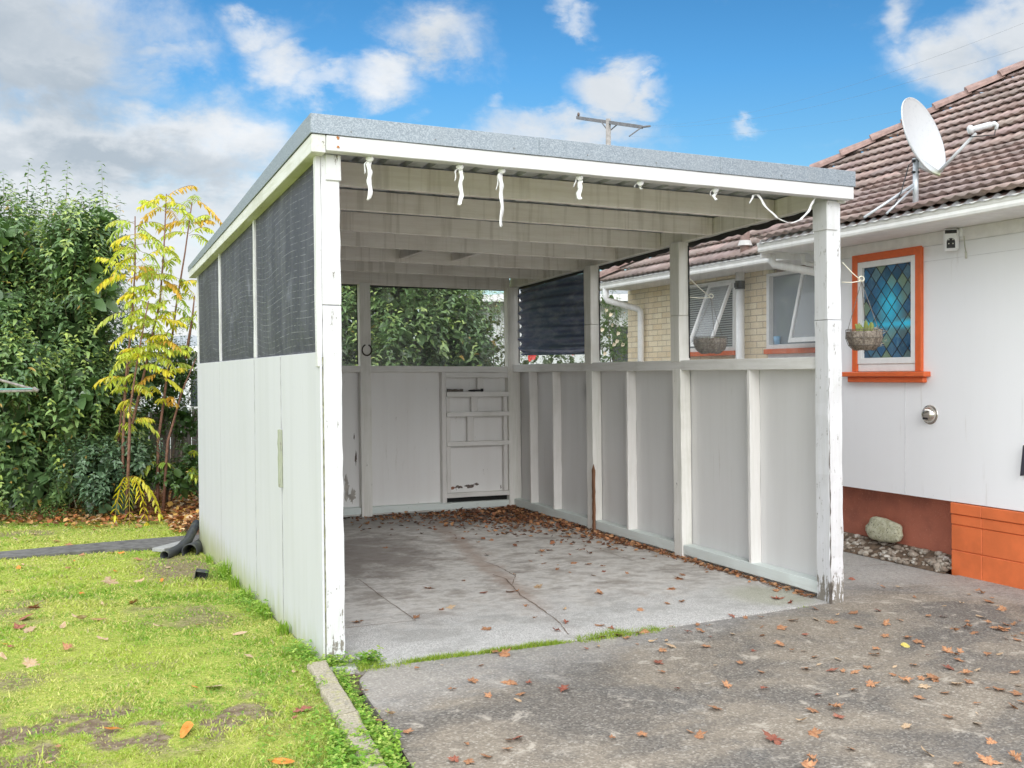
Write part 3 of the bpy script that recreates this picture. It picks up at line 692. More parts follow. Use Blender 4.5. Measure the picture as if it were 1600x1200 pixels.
# right wall
part('bottom_plate', m_plate, lambda b: (b.wavybox('y', .13, 1.76, 3.41, 3.505, .03, .112, 14, .0025), b.wavybox('y', 1.90, 5.19, 3.41, 3.505, .03, .112, 24, .0025)))
part('rail', m_rail, lambda b: (b.wavybox('y', .13, 5.25, 3.405, 3.52, 1.549, 1.632, 30, .002)))
ys_ = [.13, .9, 1.83, 2.68, 3.36, 4.18, 4.74, 5.28]
for y0, y1 in zip(ys_, ys_[1:]): part('wall_panel', m_panel, lambda b: b.box(3.507, y0 + .002, .02, 3.516, y1 - .002, 1.56), bevel=0)
for y in (.885, 2.66, 4.17, 4.74): part('stud', m_stud, lambda b: b.wavybox('z', .108, 1.551, 3.413, 3.506, y - .012, y + .02, 14, .002))
for y in (1.77, 3.29):
    part('post', m_instud, lambda b: (b.wavybox('z', .0, 1.56, 3.402, 3.50, y, y + .12, 14, .002), b.wavybox('z', 1.62, 2.0, 3.395, 3.50, y + .005, y + .135, 4, .0015), b.wavybox('z', 2.003, zr(y) + .01, 3.395, 3.50, y, y + .135, 5, .0015)))
part('post', m_instud, lambda b: b.wavybox('z', .0, zr(5.2), 3.35, 3.50, 5.17, 5.27, 20, .002))
# back wall: studs, rail, plate, panels, shelves
YB = 5.19
part('bottom_plate', m_platex, lambda b: (b.wavybox('x', .03, 1.63, YB, YB + .09, .028, .10, 10, .002), b.wavybox('x', 1.75, 3.36, YB, YB + .09, .028, .10, 14, .002)))
part('rail', m_railx, lambda b: b.wavybox('x', .03, 3.37, YB - .004, YB + .10, 1.545, 1.612, 20, .002))
part('post', m_instud, lambda b: b.wavybox('z', 0, zr(5.2) - .01, 1.635, 1.752, YB - .012, YB + .08, 20, .002))
part('post', m_instud, lambda b: b.wavybox('z', 0, zr(5.2) - .01, .02, .12, YB - .004, YB + .08, 20, .002))
part('stud', m_stud, lambda b: b.wavybox('z', .10, 1.547, 2.555, 2.605, YB + .002, YB + .085, 12, .002))
part('stud', m_stud, lambda b: b.wavybox('z', .10, 1.547, .85, .90, YB + .002, YB + .085, 12, .002))
for x0, x1 in ((.05, .87), (.872, 1.69), (1.692, 2.58)): part('wall_panel', m_panelb if x1 > 1 else m_panel, lambda b: b.box(x0, YB + .09, .02, x1, YB + .099, 1.56), bevel=0)
part('wall_panel', m_panelb, lambda b: b.box(2.582, YB + .080, .19, 3.5, YB + .088, 1.56), bevel=0, label='panel behind the shelves with peeled bottom edge')
part('shelf_board', m_railx, lambda b: b.wavybox('x', 2.607, 3.38, YB - .002, YB + .06, 1.485, 1.543, 8, .0015))
for z0, z1 in ((1.272, 1.328), (1.052, 1.103), (.725, .775)): part('shelf_board', m_railx, lambda b: b.wavybox('x', 2.607, 3.38, YB - .016, YB + .06, z0, z1, 8, .002))
part('shelf_board', m_railx, lambda b: b.wavybox('x', 2.60, 3.36, YB - .012, YB + .06, .155, .205, 8, .002))
for x, z0, z1 in ((2.985, 1.33, 1.484), (2.91, 1.105, 1.27), (2.86, .777, 1.05)): part('nogging', m_stud, lambda b: b.wavybox('z', z0, z1, x, x + .075, YB + .012, YB + .06, 3, .001))
for z0, z1 in ((.777, 1.05), (.207, .723), (1.105, 1.27)): part('nogging', m_stud, lambda b: b.box(2.608, YB + .004, z0, 2.655, YB + .06, z1))
for z0, z1 in ((.777, 1.05), (.207, .723), (1.105, 1.27)): part('nogging', m_stud, lambda b: b.box(3.30, YB + .004, z0, 3.345, YB + .06, z1))
def blotch(x, y, z, w_, h_, seed, n=22):
    def f(b):
        r = random.Random(seed); b.add([(x + w_ * math.cos(a) * r.uniform(.35, 1.1), y, z + h_ * math.sin(a) * r.uniform(.35, 1.1)) for a in np.linspace(0, 6.28 * (n - 1) / n, n)], [tuple(range(n))])
    return f
m_peel = simple('bare_weathered_board', (.13, .10, .085), .9, var=.5, scale=50); m_peelr = simple('reddish_bare_board', (.30, .13, .08), .9, var=.4, scale=50)
for k, (x, z, w_, h_, mm_) in enumerate(((2.70, .255, .045, .020, m_peelr), (2.78, .262, .06, .022, m_peel), (2.90, .268, .07, .026, m_peel), (2.985, .285, .035, .018, m_peel), (2.615, .27, .012, .05, m_peel), (3.285, .24, .01, .03, m_peel))):
    part('peeled_patch', mm_, blotch(x, YB + .0785, z, w_, h_, k + 3), bevel=0)
m_stainp = simple('brown_grey_stain', (.42, .385, .345), .8, var=.25, scale=14)
for k, (x, z, w_, h_) in enumerate(((1.50, .30, .035, .17), (1.56, .22, .05, .10), (1.60, .62, .012, .10), (1.585, .85, .010, .04))):
    part('water_stain', m_stainp if k < 2 else m_peel, blotch(x, YB + .0885, z, w_, h_, k + 13, 30), bevel=0)
part('dark_gap', m_dark, lambda b: b.box(2.60, YB + .05, .10, 3.36, YB + .058, .155), bevel=0)
# clear film over back and right openings, black tape edges
part('clear_film', m_clear, lambda b: b.box(.06, YB + .094, 1.60, 3.44, YB + .096, 2.53), bevel=0)
part('clear_film', m_clear, lambda b: b.box(3.49, .13, 1.62, 3.492, 5.27, 2.66), bevel=0)
def tape(pts, w_, n_axis, seed):
    r = random.Random(seed)
    def f(b):
        P_ = [Vector(p) for p in pts]; Q = []
        for a, c in zip(P_, P_[1:]):
            n = max(2, int((c - a).length / .06))
            for i in range(n): Q.append(a.lerp(c, i / n))
        Q.append(P_[-1]); vs = []; fs = []
        for i, q in enumerate(Q):
            t = (Q[min(i + 1, len(Q) - 1)] - Q[max(0, i - 1)]).normalized(); s = t.cross(n_axis).normalized()
            a, c = r.uniform(.35, 1.1) * w_, r.uniform(.5, .8) * w_
            vs += [q + s * a, q - s * c, q + s * a + n_axis * .004, q - s * c + n_axis * .004]
            if i: k = len(vs); fs += [(k - 8, k - 7, k - 3, k - 4), (k - 6, k - 2, k - 1, k - 5)]
        b.add([tuple(v) for v in vs], fs)
    return f
XE = Vector((1, 0, 0)); YE = Vector((0, 1, 0))
for k, (y0, y1) in enumerate(((.14, 1.76), (1.915, 3.28), (3.435, 5.16))):
    pr = 3.484
    part('black_edging', m_black, tape([(pr, y0, 1.65), (pr, y0, zr(y0) - .02)], .022, XE, k), bevel=0)
    part('black_edging', m_black, tape([(pr, y0, zr(y0) - .012), (pr, y1, zr(y1) - .015)], .030, XE, k + 5), bevel=0)
    part('black_edging', m_black, tape([(pr, y1, zr(y1) - .02), (pr, y1, 1.65)], .012, XE, k + 9), bevel=0)
for k, (x0, x1) in enumerate(((.1, 1.635), (1.76, 3.36))):
    y = YB + .085
    part('black_edging', m_black, tape([(x0, y, zr(5.2) - .035), (x1, y, zr(5.2) - .02)], .020, YE, k + 30), bevel=0)
    part('black_edging', m_black, tape([(x1, y, 2.5), (x1, y, 1.63)], .010, YE, k + 34), bevel=0)
    part('black_edging', m_black, tape([(x0, y, 1.63), (x0, y, 2.5)], .010, YE, k + 36), bevel=0)
def tarp(b):
    ny_, nz_ = 60, 50; vs = []; fs = []
    for j in range(nz_ + 1):
        for i in range(ny_ + 1):
            y = 3.44 + (5.10 - 3.44) * i / ny_; z0 = 1.715 + .02 * (y - 3.44) / 1.6; zt = zr(y) - .035; t = j / nz_; z = z0 + (zt - z0) * t
            amp = .022 * (1 - i / ny_ * .3) + .014 * math.exp(-((i - ny_) / 5) ** 2); ph = z * 62 + .9 * math.sin(y * 2.3 + z * 3)
            x = 3.468 + amp * math.sin(ph) + .004 * math.sin(z * 25 + y * 4)
            vs.append((x, y + (.02 * math.sin(z * 62) if i == ny_ else 0), z))
    for j in range(nz_):
        for i in range(ny_): k = j * (ny_ + 1) + i; fs.append((k, k + 1, k + ny_ + 2, k + ny_ + 1))
    b.add(vs, fs)
part('dark_sheet', m_tarp, tarp, bevel=0, smooth=True, label='navy tarpaulin stretched over the rear right opening')
settle(cp)

# ---- things in and on the carport
def ribbonstrip(name, pts, wd, mat, label, cat, group=None, seed=0):
    r = random.Random(seed); mb = MB()
    def strip(P_, w_, ang, tw, fold):
        vs = []; fs = []; Q = []
        for a, c in zip(P_, P_[1:]):
            for i in range(6): Q.append(a.lerp(c, i / 6))
        Q.append(P_[-1]); m = len(Q)
        for i, q in enumerate(Q):
            t = i / (m - 1); a = ang + tw * t; s = (RT * math.cos(a) + FW * math.sin(a)); n = s.cross(UP); k = min(1, .35 + t * 4)
            e = w_ * k * (1 + .12 * math.sin(i * 1.3 + seed)) / 2
            q = q + RT * (.004 * math.sin(i * .7 + seed))
            vs += [q - s * e, q - s * e * .35 + n * fold * w_, q + s * e * .3 - n * fold * w_, q + s * e + UP * (.012 * (t > .97))]
            if i: b = len(vs); fs += [(b - 8 + j, b - 7 + j, b - 3 + j, b - 4 + j) for j in range(3)]
        mb.add(vs, fs)
    P_ = [Vector(p) for p in pts]; strip(P_, wd * .58, r.uniform(-.5, .5), r.uniform(-.7, .7), .16)
    if len(P_) == 5:
        L = (P_[-1] - P_[0]).length; top = P_[0] + UP * -.006
        strip([top, top + RT * -.022 - UP * L * .16, top + RT * -.030 - UP * (L * .30 + .02)], wd * .5, 1.0, .4, .2)
        mb.add([tuple(top + RT * (.022 * math.cos(a)) - FW * (.012 + .006 * math.sin(a * 2)) + UP * (.016 * math.sin(a) - .012)) for a in np.linspace(0, 5.6, 9)], [tuple(range(9))])
    o = mb.build(name, mat, smooth=True)
    m = o.modifiers.new('s', 'SOLIDIFY'); m.thickness = .0008
    return tag(o, label, cat, group)
m_rag = simple('white_rag', (.82, .82, .82), .6, var=.05)
rags = [(577, 246, 313, .045, 'knotted white rag hanging nearest the left post'), (720, 258, 321, .04, 'white rag hanging second from the left under the fascia'),
        (783, 263, 355, .05, 'longest white rag strip hanging below the rafters'), (906, 274, 312, .05, 'short crumpled white rag in the middle of the fascia'),
        (1000, 283, 296, .03, 'tiniest pointed white rag scrap under the fascia'), (1117, 292, 313, .042, 'small square white rag scrap right of the tiny one')]
for i, (u, v0, v1, wd, lab) in enumerate(rags):
    a = atY(u, v0, -.03); c = atY(u, v1, -.03); a.z = 2.672; r = random.Random(i)
    pts = [a.lerp(c, t) + Vector((r.uniform(-.006, .006), r.uniform(-.004, .004), 0)) for t in (0, .2, .4, .7, 1)]
    o = ribbonstrip('rag_strip', pts, wd, m_rag, lab, 'rag', 'white rags tied along the carport front', i)
pts = [atY(u, v, -.03) for u, v in ((1172, 318), (1176, 305), (1183, 304), (1196, 322), (1213, 340), (1234, 349), (1252, 343), (1264, 328), (1274, 310))]
ribbonstrip('rag_strip', pts, .034, m_rag, 'long white rag slung in a loop beside the right post', 'rag', 'white rags tied along the carport front', 17)
# horseshoe
mb = MB(); c0 = atY(573, 547, 5.17)
mb.tube([c0 + Vector((math.cos(a) * .052, -.008, math.sin(a) * .058)) for a in np.linspace(R_(-250), R_(70), 22)], [.008] * 22, 6)
tag(mb.build('horseshoe', simple('rusty_iron', (.07, .055, .045), .7, .5), smooth=True), 'rusty horseshoe hung on the back wall post', 'horseshoe')
# broken brown timber against right wall post
mb = MB(S); mb.wavybox('z', .02, .60, 3.380, 3.400, 3.240, 3.275, 14, .002); mb.add([(3.38, 3.24, .60), (3.40, 3.24, .60), (3.40, 3.275, .60), (3.38, 3.275, .60), (3.395, 3.262, .66)], [(0, 1, 4), (1, 2, 4), (2, 3, 4), (3, 0, 4)])
tag(mb.build('timber_offcut', wood_paint('raw_brown_timber', (.24, .115, .06), 'z', chip=.5, dirt=(.13, .06, .035), dirt_amt=.7)), 'splintered brown timber offcut standing against the right wall', 'timber')
# tools on the top shelf
mb = MB(S)
for k in range(5): mb.box(2.622 + .037 * k, 5.17, 1.3285, 2.656 + .037 * k, 5.205, 1.360 - .004 * (k % 2))
tag(mb.build('old_brush_block', simple('grey_brown_wood', (.12, .10, .085), .8, bumps=.4), bevel=.003), 'grey brown bristle block lying on the top shelf', 'brush')
mb = MB(S); mb.tube([(2.868, 5.185, 1.340), (2.90, 5.185, 1.340), (2.98, 5.185, 1.343), (3.05, 5.187, 1.342)], [.007, .011, .010, .007], 8); mb.box(3.02, 5.172, 1.3285, 3.045, 5.20, 1.362); mb.box(2.93, 5.176, 1.3285, 2.945, 5.196, 1.354)
tag(mb.build('clamp', m_black, bevel=.002), 'small black clamp lying on the top shelf', 'clamp')

# ================================================================== HOUSE
hs = thing('house', (6, 1, 0), 'white and yellow brick house with orange trim and reddish tiled roof', 'house')
def hp(name, mat, fn, bevel=.002, parent=None, smooth=False, label=None, col=False):
    mb = MB(); fn(mb); o = mb.build(name, mat, parent or hs, bevel=bevel, smooth=smooth, col=col)
    if label: o['label'] = label
    return o
XW, XF = 4.94, 5.09
# near wall with an opening for the stained window
wy0, wy1, wz0, wz1 = .694, 1.452, 1.54, 2.53
def nearwall(b):
    T = .12
    b.box(XW, -9, .545, XW + T, wy0 + .06, 2.62); b.box(XW, wy1 - .06, .545, XW + T, 1.85, 2.62)
    b.box(XW, wy0 + .06, .545, XW + T, wy1 - .06, wz0); b.box(XW, wy0 + .06, wz1 - .06, XW + T, wy1 - .06, 2.62)
    b.box(XW + T, 1.73, .545, 5.50, 1.85, 2.62)
hp('white_wall', m_wall, nearwall, bevel=0)
# upper board along the eave and faint sheet joints
hp('frieze_board', m_soffit, lambda b: (b.box(XW - .012, -9, 2.522, XW - .001, 1.86, 2.62)))
m_joint = simple('wall_joint_line', (.68, .68, .69), .8)
for y in (-.52, .88): hp('sheet_joint', m_joint, lambda b: b.box(XW - .0022, y, .552, XW - .0005, y + .005, 2.52 if y < 0 else 1.45), bevel=0)
hp('sheet_joint', m_joint, lambda b: b.box(XW - .0022, -9, 2.40, XW - .0005, .69, 2.404), bevel=0)
hp('sheet_joint', m_joint, lambda b: b.box(XW - .0135, -9, 2.519, XW - .0015, 1.85, 2.5215), bevel=0)
hp('foundation', m_found, lambda b: b.box(XF, .30, -.3, XF + .15, 1.85, .56), bevel=0)
def blocks(b):
    z = [-.05, .178, .373, .452, .540]
    for i, (a, c) in enumerate(zip(z, z[1:])):
        o = .012 if i == 3 else (.0 if i != 2 else .004)
        y = .42
        k = 0
        while y > -9:
            L = 2.4
            w_ = L if k else .28
            b.box(XW - .004 - o, max(-9, y - w_ + .0015), a + .003, XW + .2, y, c - .002); y -= w_; k += 1
hp('orange_block_base', m_orangeb, blocks, bevel=.004)
hp('base_trim', m_orangeb, lambda b: b.box(XW + .005, -9, -.05, XW + .19, .41, .535), bevel=0)
# stained glass window
win = hp('window', m_orange, lambda b: (b.box(XW - .028, wy0, wz0, XW + .02, wy0 + .062, wz1), b.box(XW - .028, wy1 - .056, wz0, XW + .02, wy1, wz1), b.box(XW - .028, wy0 + .062, wz1 - .062, XW + .02, wy1 - .056, wz1)), label='orange framed window with blue diamond stained glass')
def frame(b):
    y0, y1, z0, z1 = wy0 + .064, wy1 - .058, wz0 + .002, wz1 - .064
    b.box(XW - .012, y0, z0, XW + .03, y1, z0 + .06)
    z0 += .062
    for a in (0, .001): pass
    t = .05; b.box(XW - .02, y0, z0, XW + .03, y0 + t, z1); b.box(XW - .02, y1 - t, z0, XW + .03, y1, z1); b.box(XW - .02, y0 + t, z0, XW + .03, y1 - t, z0 + t); b.box(XW - .02, y0 + t, z1 - t, XW + .03, y1 - t, z1)
hp('frame', m_trim, frame, parent=win)
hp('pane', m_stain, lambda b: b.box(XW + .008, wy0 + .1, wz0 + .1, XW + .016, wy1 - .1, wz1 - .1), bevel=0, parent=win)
def lead_(b, W_=LEADW, H_=LEADH):
    y0_, y1_, z0_, z1_ = wy0 + .112, wy1 - .106, wz0 + .11, wz1 - .112
    for sg in (1, -1):
        for k in range(-60, 60):
            # y/W + sg*z/H = k
            P_ = []
            for yy in (y0_, y1_):
                zz = (k - yy / W_) * H_ * sg
                if z0_ <= zz <= z1_: P_.append((yy, zz))
            for zz in (z0_, z1_):
                yy = (k - sg * zz / H_) * W_
                if y0_ < yy < y1_: P_.append((yy, zz))
            if len(P_) >= 2 and math.dist(P_[0], P_[1]) > .01: b.tube([(XW + .0075, *P_[0]), (XW + .0075, *P_[1])], .0032, 6)
hp('leading', m_black, lead_, bevel=0, parent=win)
hp('sill', m_orange, lambda b: (b.box(XW - .075, .618, 1.497, XW + .0, 1.552, 1.538), b.box(XW - .045, .655, 1.450, XW - .001, 1.49, 1.4965)), bevel=.006, parent=win)
# soffit, gutter
hp('eave_soffit', m_soffit, lambda b: (b.box(4.44, -9, 2.622, 5.0, 2.07, 2.634), b.box(5.0, 1.86, 2.622, 5.55, 6.15, 2.634)))
hp('eave_fascia', m_trim, lambda b: (b.box(4.44, -9, 2.60, 4.462, 2.07, 2.69), b.box(5.03, 2.07, 2.60, 5.05, 6.15, 2.69), b.box(4.44, 2.07, 2.56, 5.1, 2.09, 2.72)))
def gutter(x, y0, y1, zt):
    pr = [(0.06, 0), (.06, -.085), (.03, -.088), (.006, -.080), (.0, -.062), (.004, -.04), (-.002, -.03), (-.006, -.012), (-.006, 0), (.002, .002), (.004, -.01), (.05, -.06), (.055, 0)]
    def f(b):
        vs = [(x + a, y, zt + c) for y in (y0, y1) for a, c in pr]; n = len(pr)
        b.add(vs, [(i, (i + 1) % n, n + (i + 1) % n, n + i) for i in range(n)] + [tuple(range(n))[::-1], tuple(n + i for i in range(n))])
    return f
hp('gutter', m_gutter, gutter(4.40, -9, 2.075, 2.688), bevel=0)
hp('gutter', m_gutter, gutter(4.98, 1.9, 6.16, 2.690), bevel=0)
# brick wing wall with two windows (openings left by building round them)
XB = 5.5
def bw(b):
    T = .11; Y0, Y1 = 3.318, 6.19
    
    b.box(XB, Y0, -.3, XB + T, Y1, 1.73); b.box(XB, Y0, 2.59, XB + T, Y1, 2.62)
    b.box(XB, 3.32, 1.73, XB + T, 3.86, 2.59); b.box(XB, 5.05, 1.73, XB + T, Y1, 2.59)
    b.box(XB + T, Y1 - .11, -.3, 12, Y1, 2.62)
hp('brick_wall', m_brick, bw, bevel=0)
hp('white_wall', m_wall, lambda b: (b.box(XB - .02, 1.855, -.3, XB + .1, 2.09, 2.62), b.box(XB, 2.09, -.3, XB + .1, 3.317, 1.73)), bevel=0, label='white return wall between brick and white parts')
def wing_window(y0, y1, glass, sash, blind):
    z0, z1 = 1.785, 2.575
    wn_ = hp('window', m_trim, lambda b: (b.box(XB - .02, y0, z0, XB + .06, y0 + .045, z1), b.box(XB - .02, y1 - .045, z0, XB + .06, y1, z1), b.box(XB - .02, y0 + .045, z0, XB + .06, y1 - .045, z0 + .045), b.box(XB - .02, y0 + .045, z1 - .03, XB + .06, y1 - .045, z1)))
    hp('pane', glass, lambda b: b.box(XB + .035, y0 + .04, z0 + .04, XB + .04, y1 - .04, z1 - .02), bevel=0, parent=wn_)
    hp('sill', m_orange, lambda b: b.box(XB - .05, y0 - .02, 1.732, XB + .02, y1 + .01, 1.783), bevel=.004, parent=wn_)
    # awning sash hinged at the top and pushed out
    (a, c) = sash; dx_ = .30 if blind else .17; zt, zb = z1 - .03, z0 + .05
    def sf_(b):
        t = .035
        def q(y_0, y_1, t0, t1):
            f0 = (XB - .03 - dx_ * t0, zt - (zt - zb) * t0); f1 = (XB - .03 - dx_ * t1, zt - (zt - zb) * t1)
            b.hexa([(f1[0], y_0, f1[1]), (f1[0], y_1, f1[1]), (f1[0] + t, y_1, f1[1] + .01), (f1[0] + t, y_0, f1[1] + .01), (f0[0], y_0, f0[1]), (f0[0], y_1, f0[1]), (f0[0] + t, y_1, f0[1] + .01), (f0[0] + t, y_0, f0[1] + .01)])
        q(a, a + .035, 0, 1); q(c - .035, c, 0, 1); q(a + .035, c - .035, 0, .05); q(a + .035, c - .035, .94, 1)
    sh = hp('open_sash', m_trim, sf_, parent=wn_)
    def pf(b):
        p0 = (XB - .02, zt); p1 = (XB - .015 - dx_, zb)
        b.add([(p0[0], a + .03, p0[1]), (p0[0], c - .03, p0[1]), (p1[0], c - .03, p1[1]), (p1[0], a + .03, p1[1]), (p0[0] + .004, a + .03, p0[1]), (p0[0] + .004, c - .03, p0[1]), (p1[0] + .004, c - .03, p1[1]), (p1[0] + .004, a + .03, p1[1])], [(0, 1, 2, 3), (7, 6, 5, 4)])
    hp('sash_glass', m_clearglass, pf, bevel=0, parent=wn_)
m_clearglass, g = newmat('clear_glass')
b1 = g.bsdf((.55, .58, .60), .03, spec=1.0); tr = g.n('ShaderNodeBsdfTransparent'); mx = g.n('ShaderNodeMixShader'); mx.inputs[0].default_value = .3
g.L.new(tr.outputs[0], mx.inputs[1]); g.L.new(b1, mx.inputs[2]); g.out(mx.outputs[0])
wing_window(2.10, 3.32, m_glass2, (2.13, 2.76), False)
wing_window(3.86, 5.05, m_blind, (3.90, 4.34), True)
# blue cup behind the glass of the near wing window is a thing of its own
mb = MB(); mb.lathe([(.0, 0), (.03, 0), (.036, .085), (.03, .085), (.0, .07)], 16, Matrix.Translation((XB - .001, 3.17, 1.8305)))
tag(mb.build('blue_cup', simple('blue_plastic', (.25, .5, .75), .4), smooth=True), 'pale blue cup standing on the sill inside the brick wing window', 'cup')
# pipes on the wing
def elbow(pts, r, n=12): 
    return lambda b: b.tube(pts, r, n)
hp('downpipe', m_trim, elbow([(5.02, 5.93, 2.62), (5.02, 5.93, 2.50), (5.04, 5.925, 2.465), (5.40, 5.78, 2.36), (5.43, 5.765, 2.33), (5.435, 5.76, 2.28), (5.435, 5.76, -.2)], .04), smooth=True, bevel=0)
hp('vent_pipe', m_trim, elbow([(5.40, 3.66, -.2), (5.40, 3.66, 2.62)], .048, 16), smooth=True, bevel=0)
hp('pipe_bracket', m_black, lambda b: (b.lathe([(.050, 2.44), (.053, 2.44), (.053, 2.53), (.050, 2.53)], 16, Matrix.Translation((5.40, 3.66, 0))), b.box(5.30, 3.60, 2.45, 5.33, 3.63, 2.50)), smooth=False, bevel=0)
hp('waste_pipe', m_trim, elbow([atD(1206, 398, 9.0), atD(1206, 408, 9.0), atD(1210, 414, 9.0), atD(1222, 416, 8.98), atD(1300, 430, 8.7)], .034), smooth=True, bevel=0)
hp('waste_pipe', m_trim, elbow([atD(1216, 397, 9.1), atD(1245, 392, 9.05), atD(1262, 392, 9.0), atD(1295, 402, 8.9)], .022), smooth=True, bevel=0)
hp('waste_pipe', m_trim, elbow([atD(1255, 397, 8.95), atD(1255, 410, 8.95), atD(1262, 412, 8.95), atD(1285, 415, 8.9)], .022), smooth=True, bevel=0)
hp('chimney_pipe', m_ridge, lambda b: (b.tube([atD(1164, 394, 10.2), atD(1164, 350, 10.2)], .048, 14), ), smooth=True, bevel=0)
hp('pipe_flashing', simple('lead_flashing', (.62, .60, .58), .6, bumps=.5), lambda b: b.tube([atD(1164, 384, 10.18), atD(1164, 376, 10.18)], [.075, .056], 12), bevel=0)
# tiles -----------------------------------------------------------------
SL = .632
def tiles(name, y0, y1, prof, course, hip=None, seed=0):
    """prof: polyline [(x,z)...] up the slope"""
    L = [0]; 
    for (a, c), (d, e) in zip(prof, prof[1:]): L.append(L[-1] + math.hypot(d - a, e - c))
    def at(s):
        for i in range(len(L) - 1):
            if s <= L[i + 1] or i == len(L) - 2:
                t = (s - L[i]) / (L[i + 1] - L[i]); a, c = prof[i], prof[i + 1]; dx_, dz_ = (c[0] - a[0]), (c[1] - a[1]); l = math.hypot(dx_, dz_)
                return a[0] + dx_ * t, a[1] + dz_ * t, -dz_ / l, dx_ / l
    per = .112; step = per / 7; rs = np.random.RandomState(seed); Vs = []; Fs = []; Cs = []; base = 0
    nc = int(L[-1] / course)
    yy = np.arange(y0, y1, step); ph = (yy / per) % 1.0
    roll = np.where(ph < .66, -.009 * np.sin(ph / .66 * np.pi), .010 * np.sin((ph - .66) / .34 * np.pi))
    for i in range(nc):
        s0 = i * course; x_a, z_a, nx_, nz_ = at(s0); x_b, z_b, _, _ = at(s0 + course + .03)
        ymax = y1 if hip is None else hip(x_a) + .05
        m_ = yy <= ymax; y_ = yy[m_]; rr = roll[m_]; n = len(y_)
        if n < 2: continue
        tid = np.floor(y_ / (per * 3) + (i % 2) * .5).astype(int); rnd = np.random.RandomState(seed * 100 + i).rand(4000)
        t_ = rnd[(tid + 1000) % 4000]; jit = (t_ - .5) * .006
        lipo = .046; ux, uz = nz_, -nx_
        top = np.stack([x_a + nx_ * (lipo + rr + jit), y_, z_a + nz_ * (lipo + rr + jit)], 1)
        bot = np.stack([x_a + nx_ * (lipo - .038 + rr * .6 + jit) + ux * .05, y_, z_a + nz_ * (lipo - .038 + rr * .6 + jit) + uz * .05], 1)
        up_ = np.stack([x_b + nx_ * (.006 + rr), y_, z_b + nz_ * (.006 + rr)], 1)
        V_ = np.concatenate([bot, top, up_]); a = np.arange(n - 1)
        f1 = np.stack([a, a + n, a + n + 1, a + 1], 1); f2 = np.stack([a + n, a + 2 * n, a + 2 * n + 1, a + n + 1], 1)
        br = .80 + .38 * t_; cc = np.stack([br * (1 + .10 * (rnd[(tid + 77) % 4000] - .5)), br, br * (1 - .08 * (rnd[(tid + 33) % 4000] - .5))], 1)
        Vs.append(V_); Fs.append(np.concatenate([f1, f2]) + base); base += 3 * n; Cs.append(np.concatenate([cc] * 3))
    return npmesh(name, np.concatenate(Vs), np.concatenate(Fs), m_tile, hs, np.concatenate(Cs))
XR = 9.6; HZ = 2.70
z_ = lambda x: HZ + SL * (x - 5.0)
zj = z_(6.3)
tiles('roof_tiles', 2.03, 6.25, [(4.97, HZ - .02), (XR, z_(XR))], .262, hip=lambda x: 6.12 - (x - 5.0), seed=1)
tiles('roof_tiles', -8.5, 2.09, [(4.385, 2.702), (6.3, zj), (XR, z_(XR))], .262, hip=lambda x: 6.12 - (x - 5.0), seed=2)
def roofbody(b):
    e = .02; za = lambda x: z_(x) - e
    A_, B_, C_, D_ = (5.0, 6.12), (XR, 6.12 - (XR - 5.0)), (XR, -8.5), (5.0, -8.5)
    b.add([(A_[0], A_[1], za(5.0)), (B_[0], B_[1], za(XR)), (C_[0], C_[1], za(XR)), (D_[0], D_[1], za(5.0)), (14.2, 6.12, za(5.0)), (14.2, -8.5, za(5.0)), (4.40, 2.07, 2.69), (4.40, -8.5, 2.69), (6.3, 2.07, zj - e), (6.3, -8.5, zj - e)],
          [(0, 3, 2, 1), (0, 1, 4), (1, 2, 5, 4), (6, 7, 9, 8)])
    b.add([(4.40, 2.07, 2.62), (4.40, 2.07, 2.69), (6.3, 2.07, zj - e), (6.3, 2.07, 2.62), (5.0, 2.07, 2.62)], [(0, 3, 2, 1)])
hp('roof_base', m_ridge, roofbody, bevel=0)
# hip capping
def hipcap(b):
    P0 = Vector((4.97, 6.15, HZ + .03)); P1 = Vector((XR, 6.15 - (XR - 4.97), z_(XR) + .05)); L_ = (P1 - P0).length; n = int(L_ / .37); d = (P1 - P0).normalized()
    s = d.cross(UP).normalized(); u_ = s.cross(d)
    for i in range(n):
        vs = []; fs = []
        for j, (t, rr) in enumerate(((i * .37, .125), (i * .37 + .03, .125), ((i + 1) * .37 + .03, .098))):
            c_ = P0 + d * t + u_ * (.016 if j < 2 else -.004)
            for k in range(9):
                a = R_(-8) + (math.pi + R_(16)) * k / 8
                vs.append(c_ + s * math.cos(a) * rr + u_ * (math.sin(a) * rr * .72 - .02))
        for j in range(2):
            for k in range(8): q = j * 9 + k; fs.append((q, q + 9, q + 10, q + 1))
        fs.append(tuple(range(9))); b.add(vs, fs)
    P0, P1 = P1, Vector((XR, -8.5, z_(XR) + .05))
    b.tube([P0, P1], .11, 10)
hp('hip_capping', m_ridge, hipcap, bevel=0, smooth=False)
# silver underlay flashing along the eaves
def silver(x, z, y0, y1):
    def f(b):
        yy = np.arange(y0, y1, .014); vs = []; fs = []
        for i, y in enumerate(yy):
            h = .012 * math.sin(y / .112 * 2 * math.pi); vs += [(x - .02, y, z - .014 + h * .3), (x + .03, y, z + .020 + h)]
            if i: k = len(vs); fs.append((k - 4, k - 3, k - 1, k - 2))
        b.add(vs, fs)
    return f
m_silver = simple('silver_flashing', (.55, .56, .57), .4, .5)
hp('eave_flashing', m_silver, silver(4.40, 2.690, -8.5, 2.05), bevel=0, smooth=True)
hp('eave_flashing', m_silver, silver(4.985, 2.690, 2.05, 6.1), bevel=0, smooth=True)
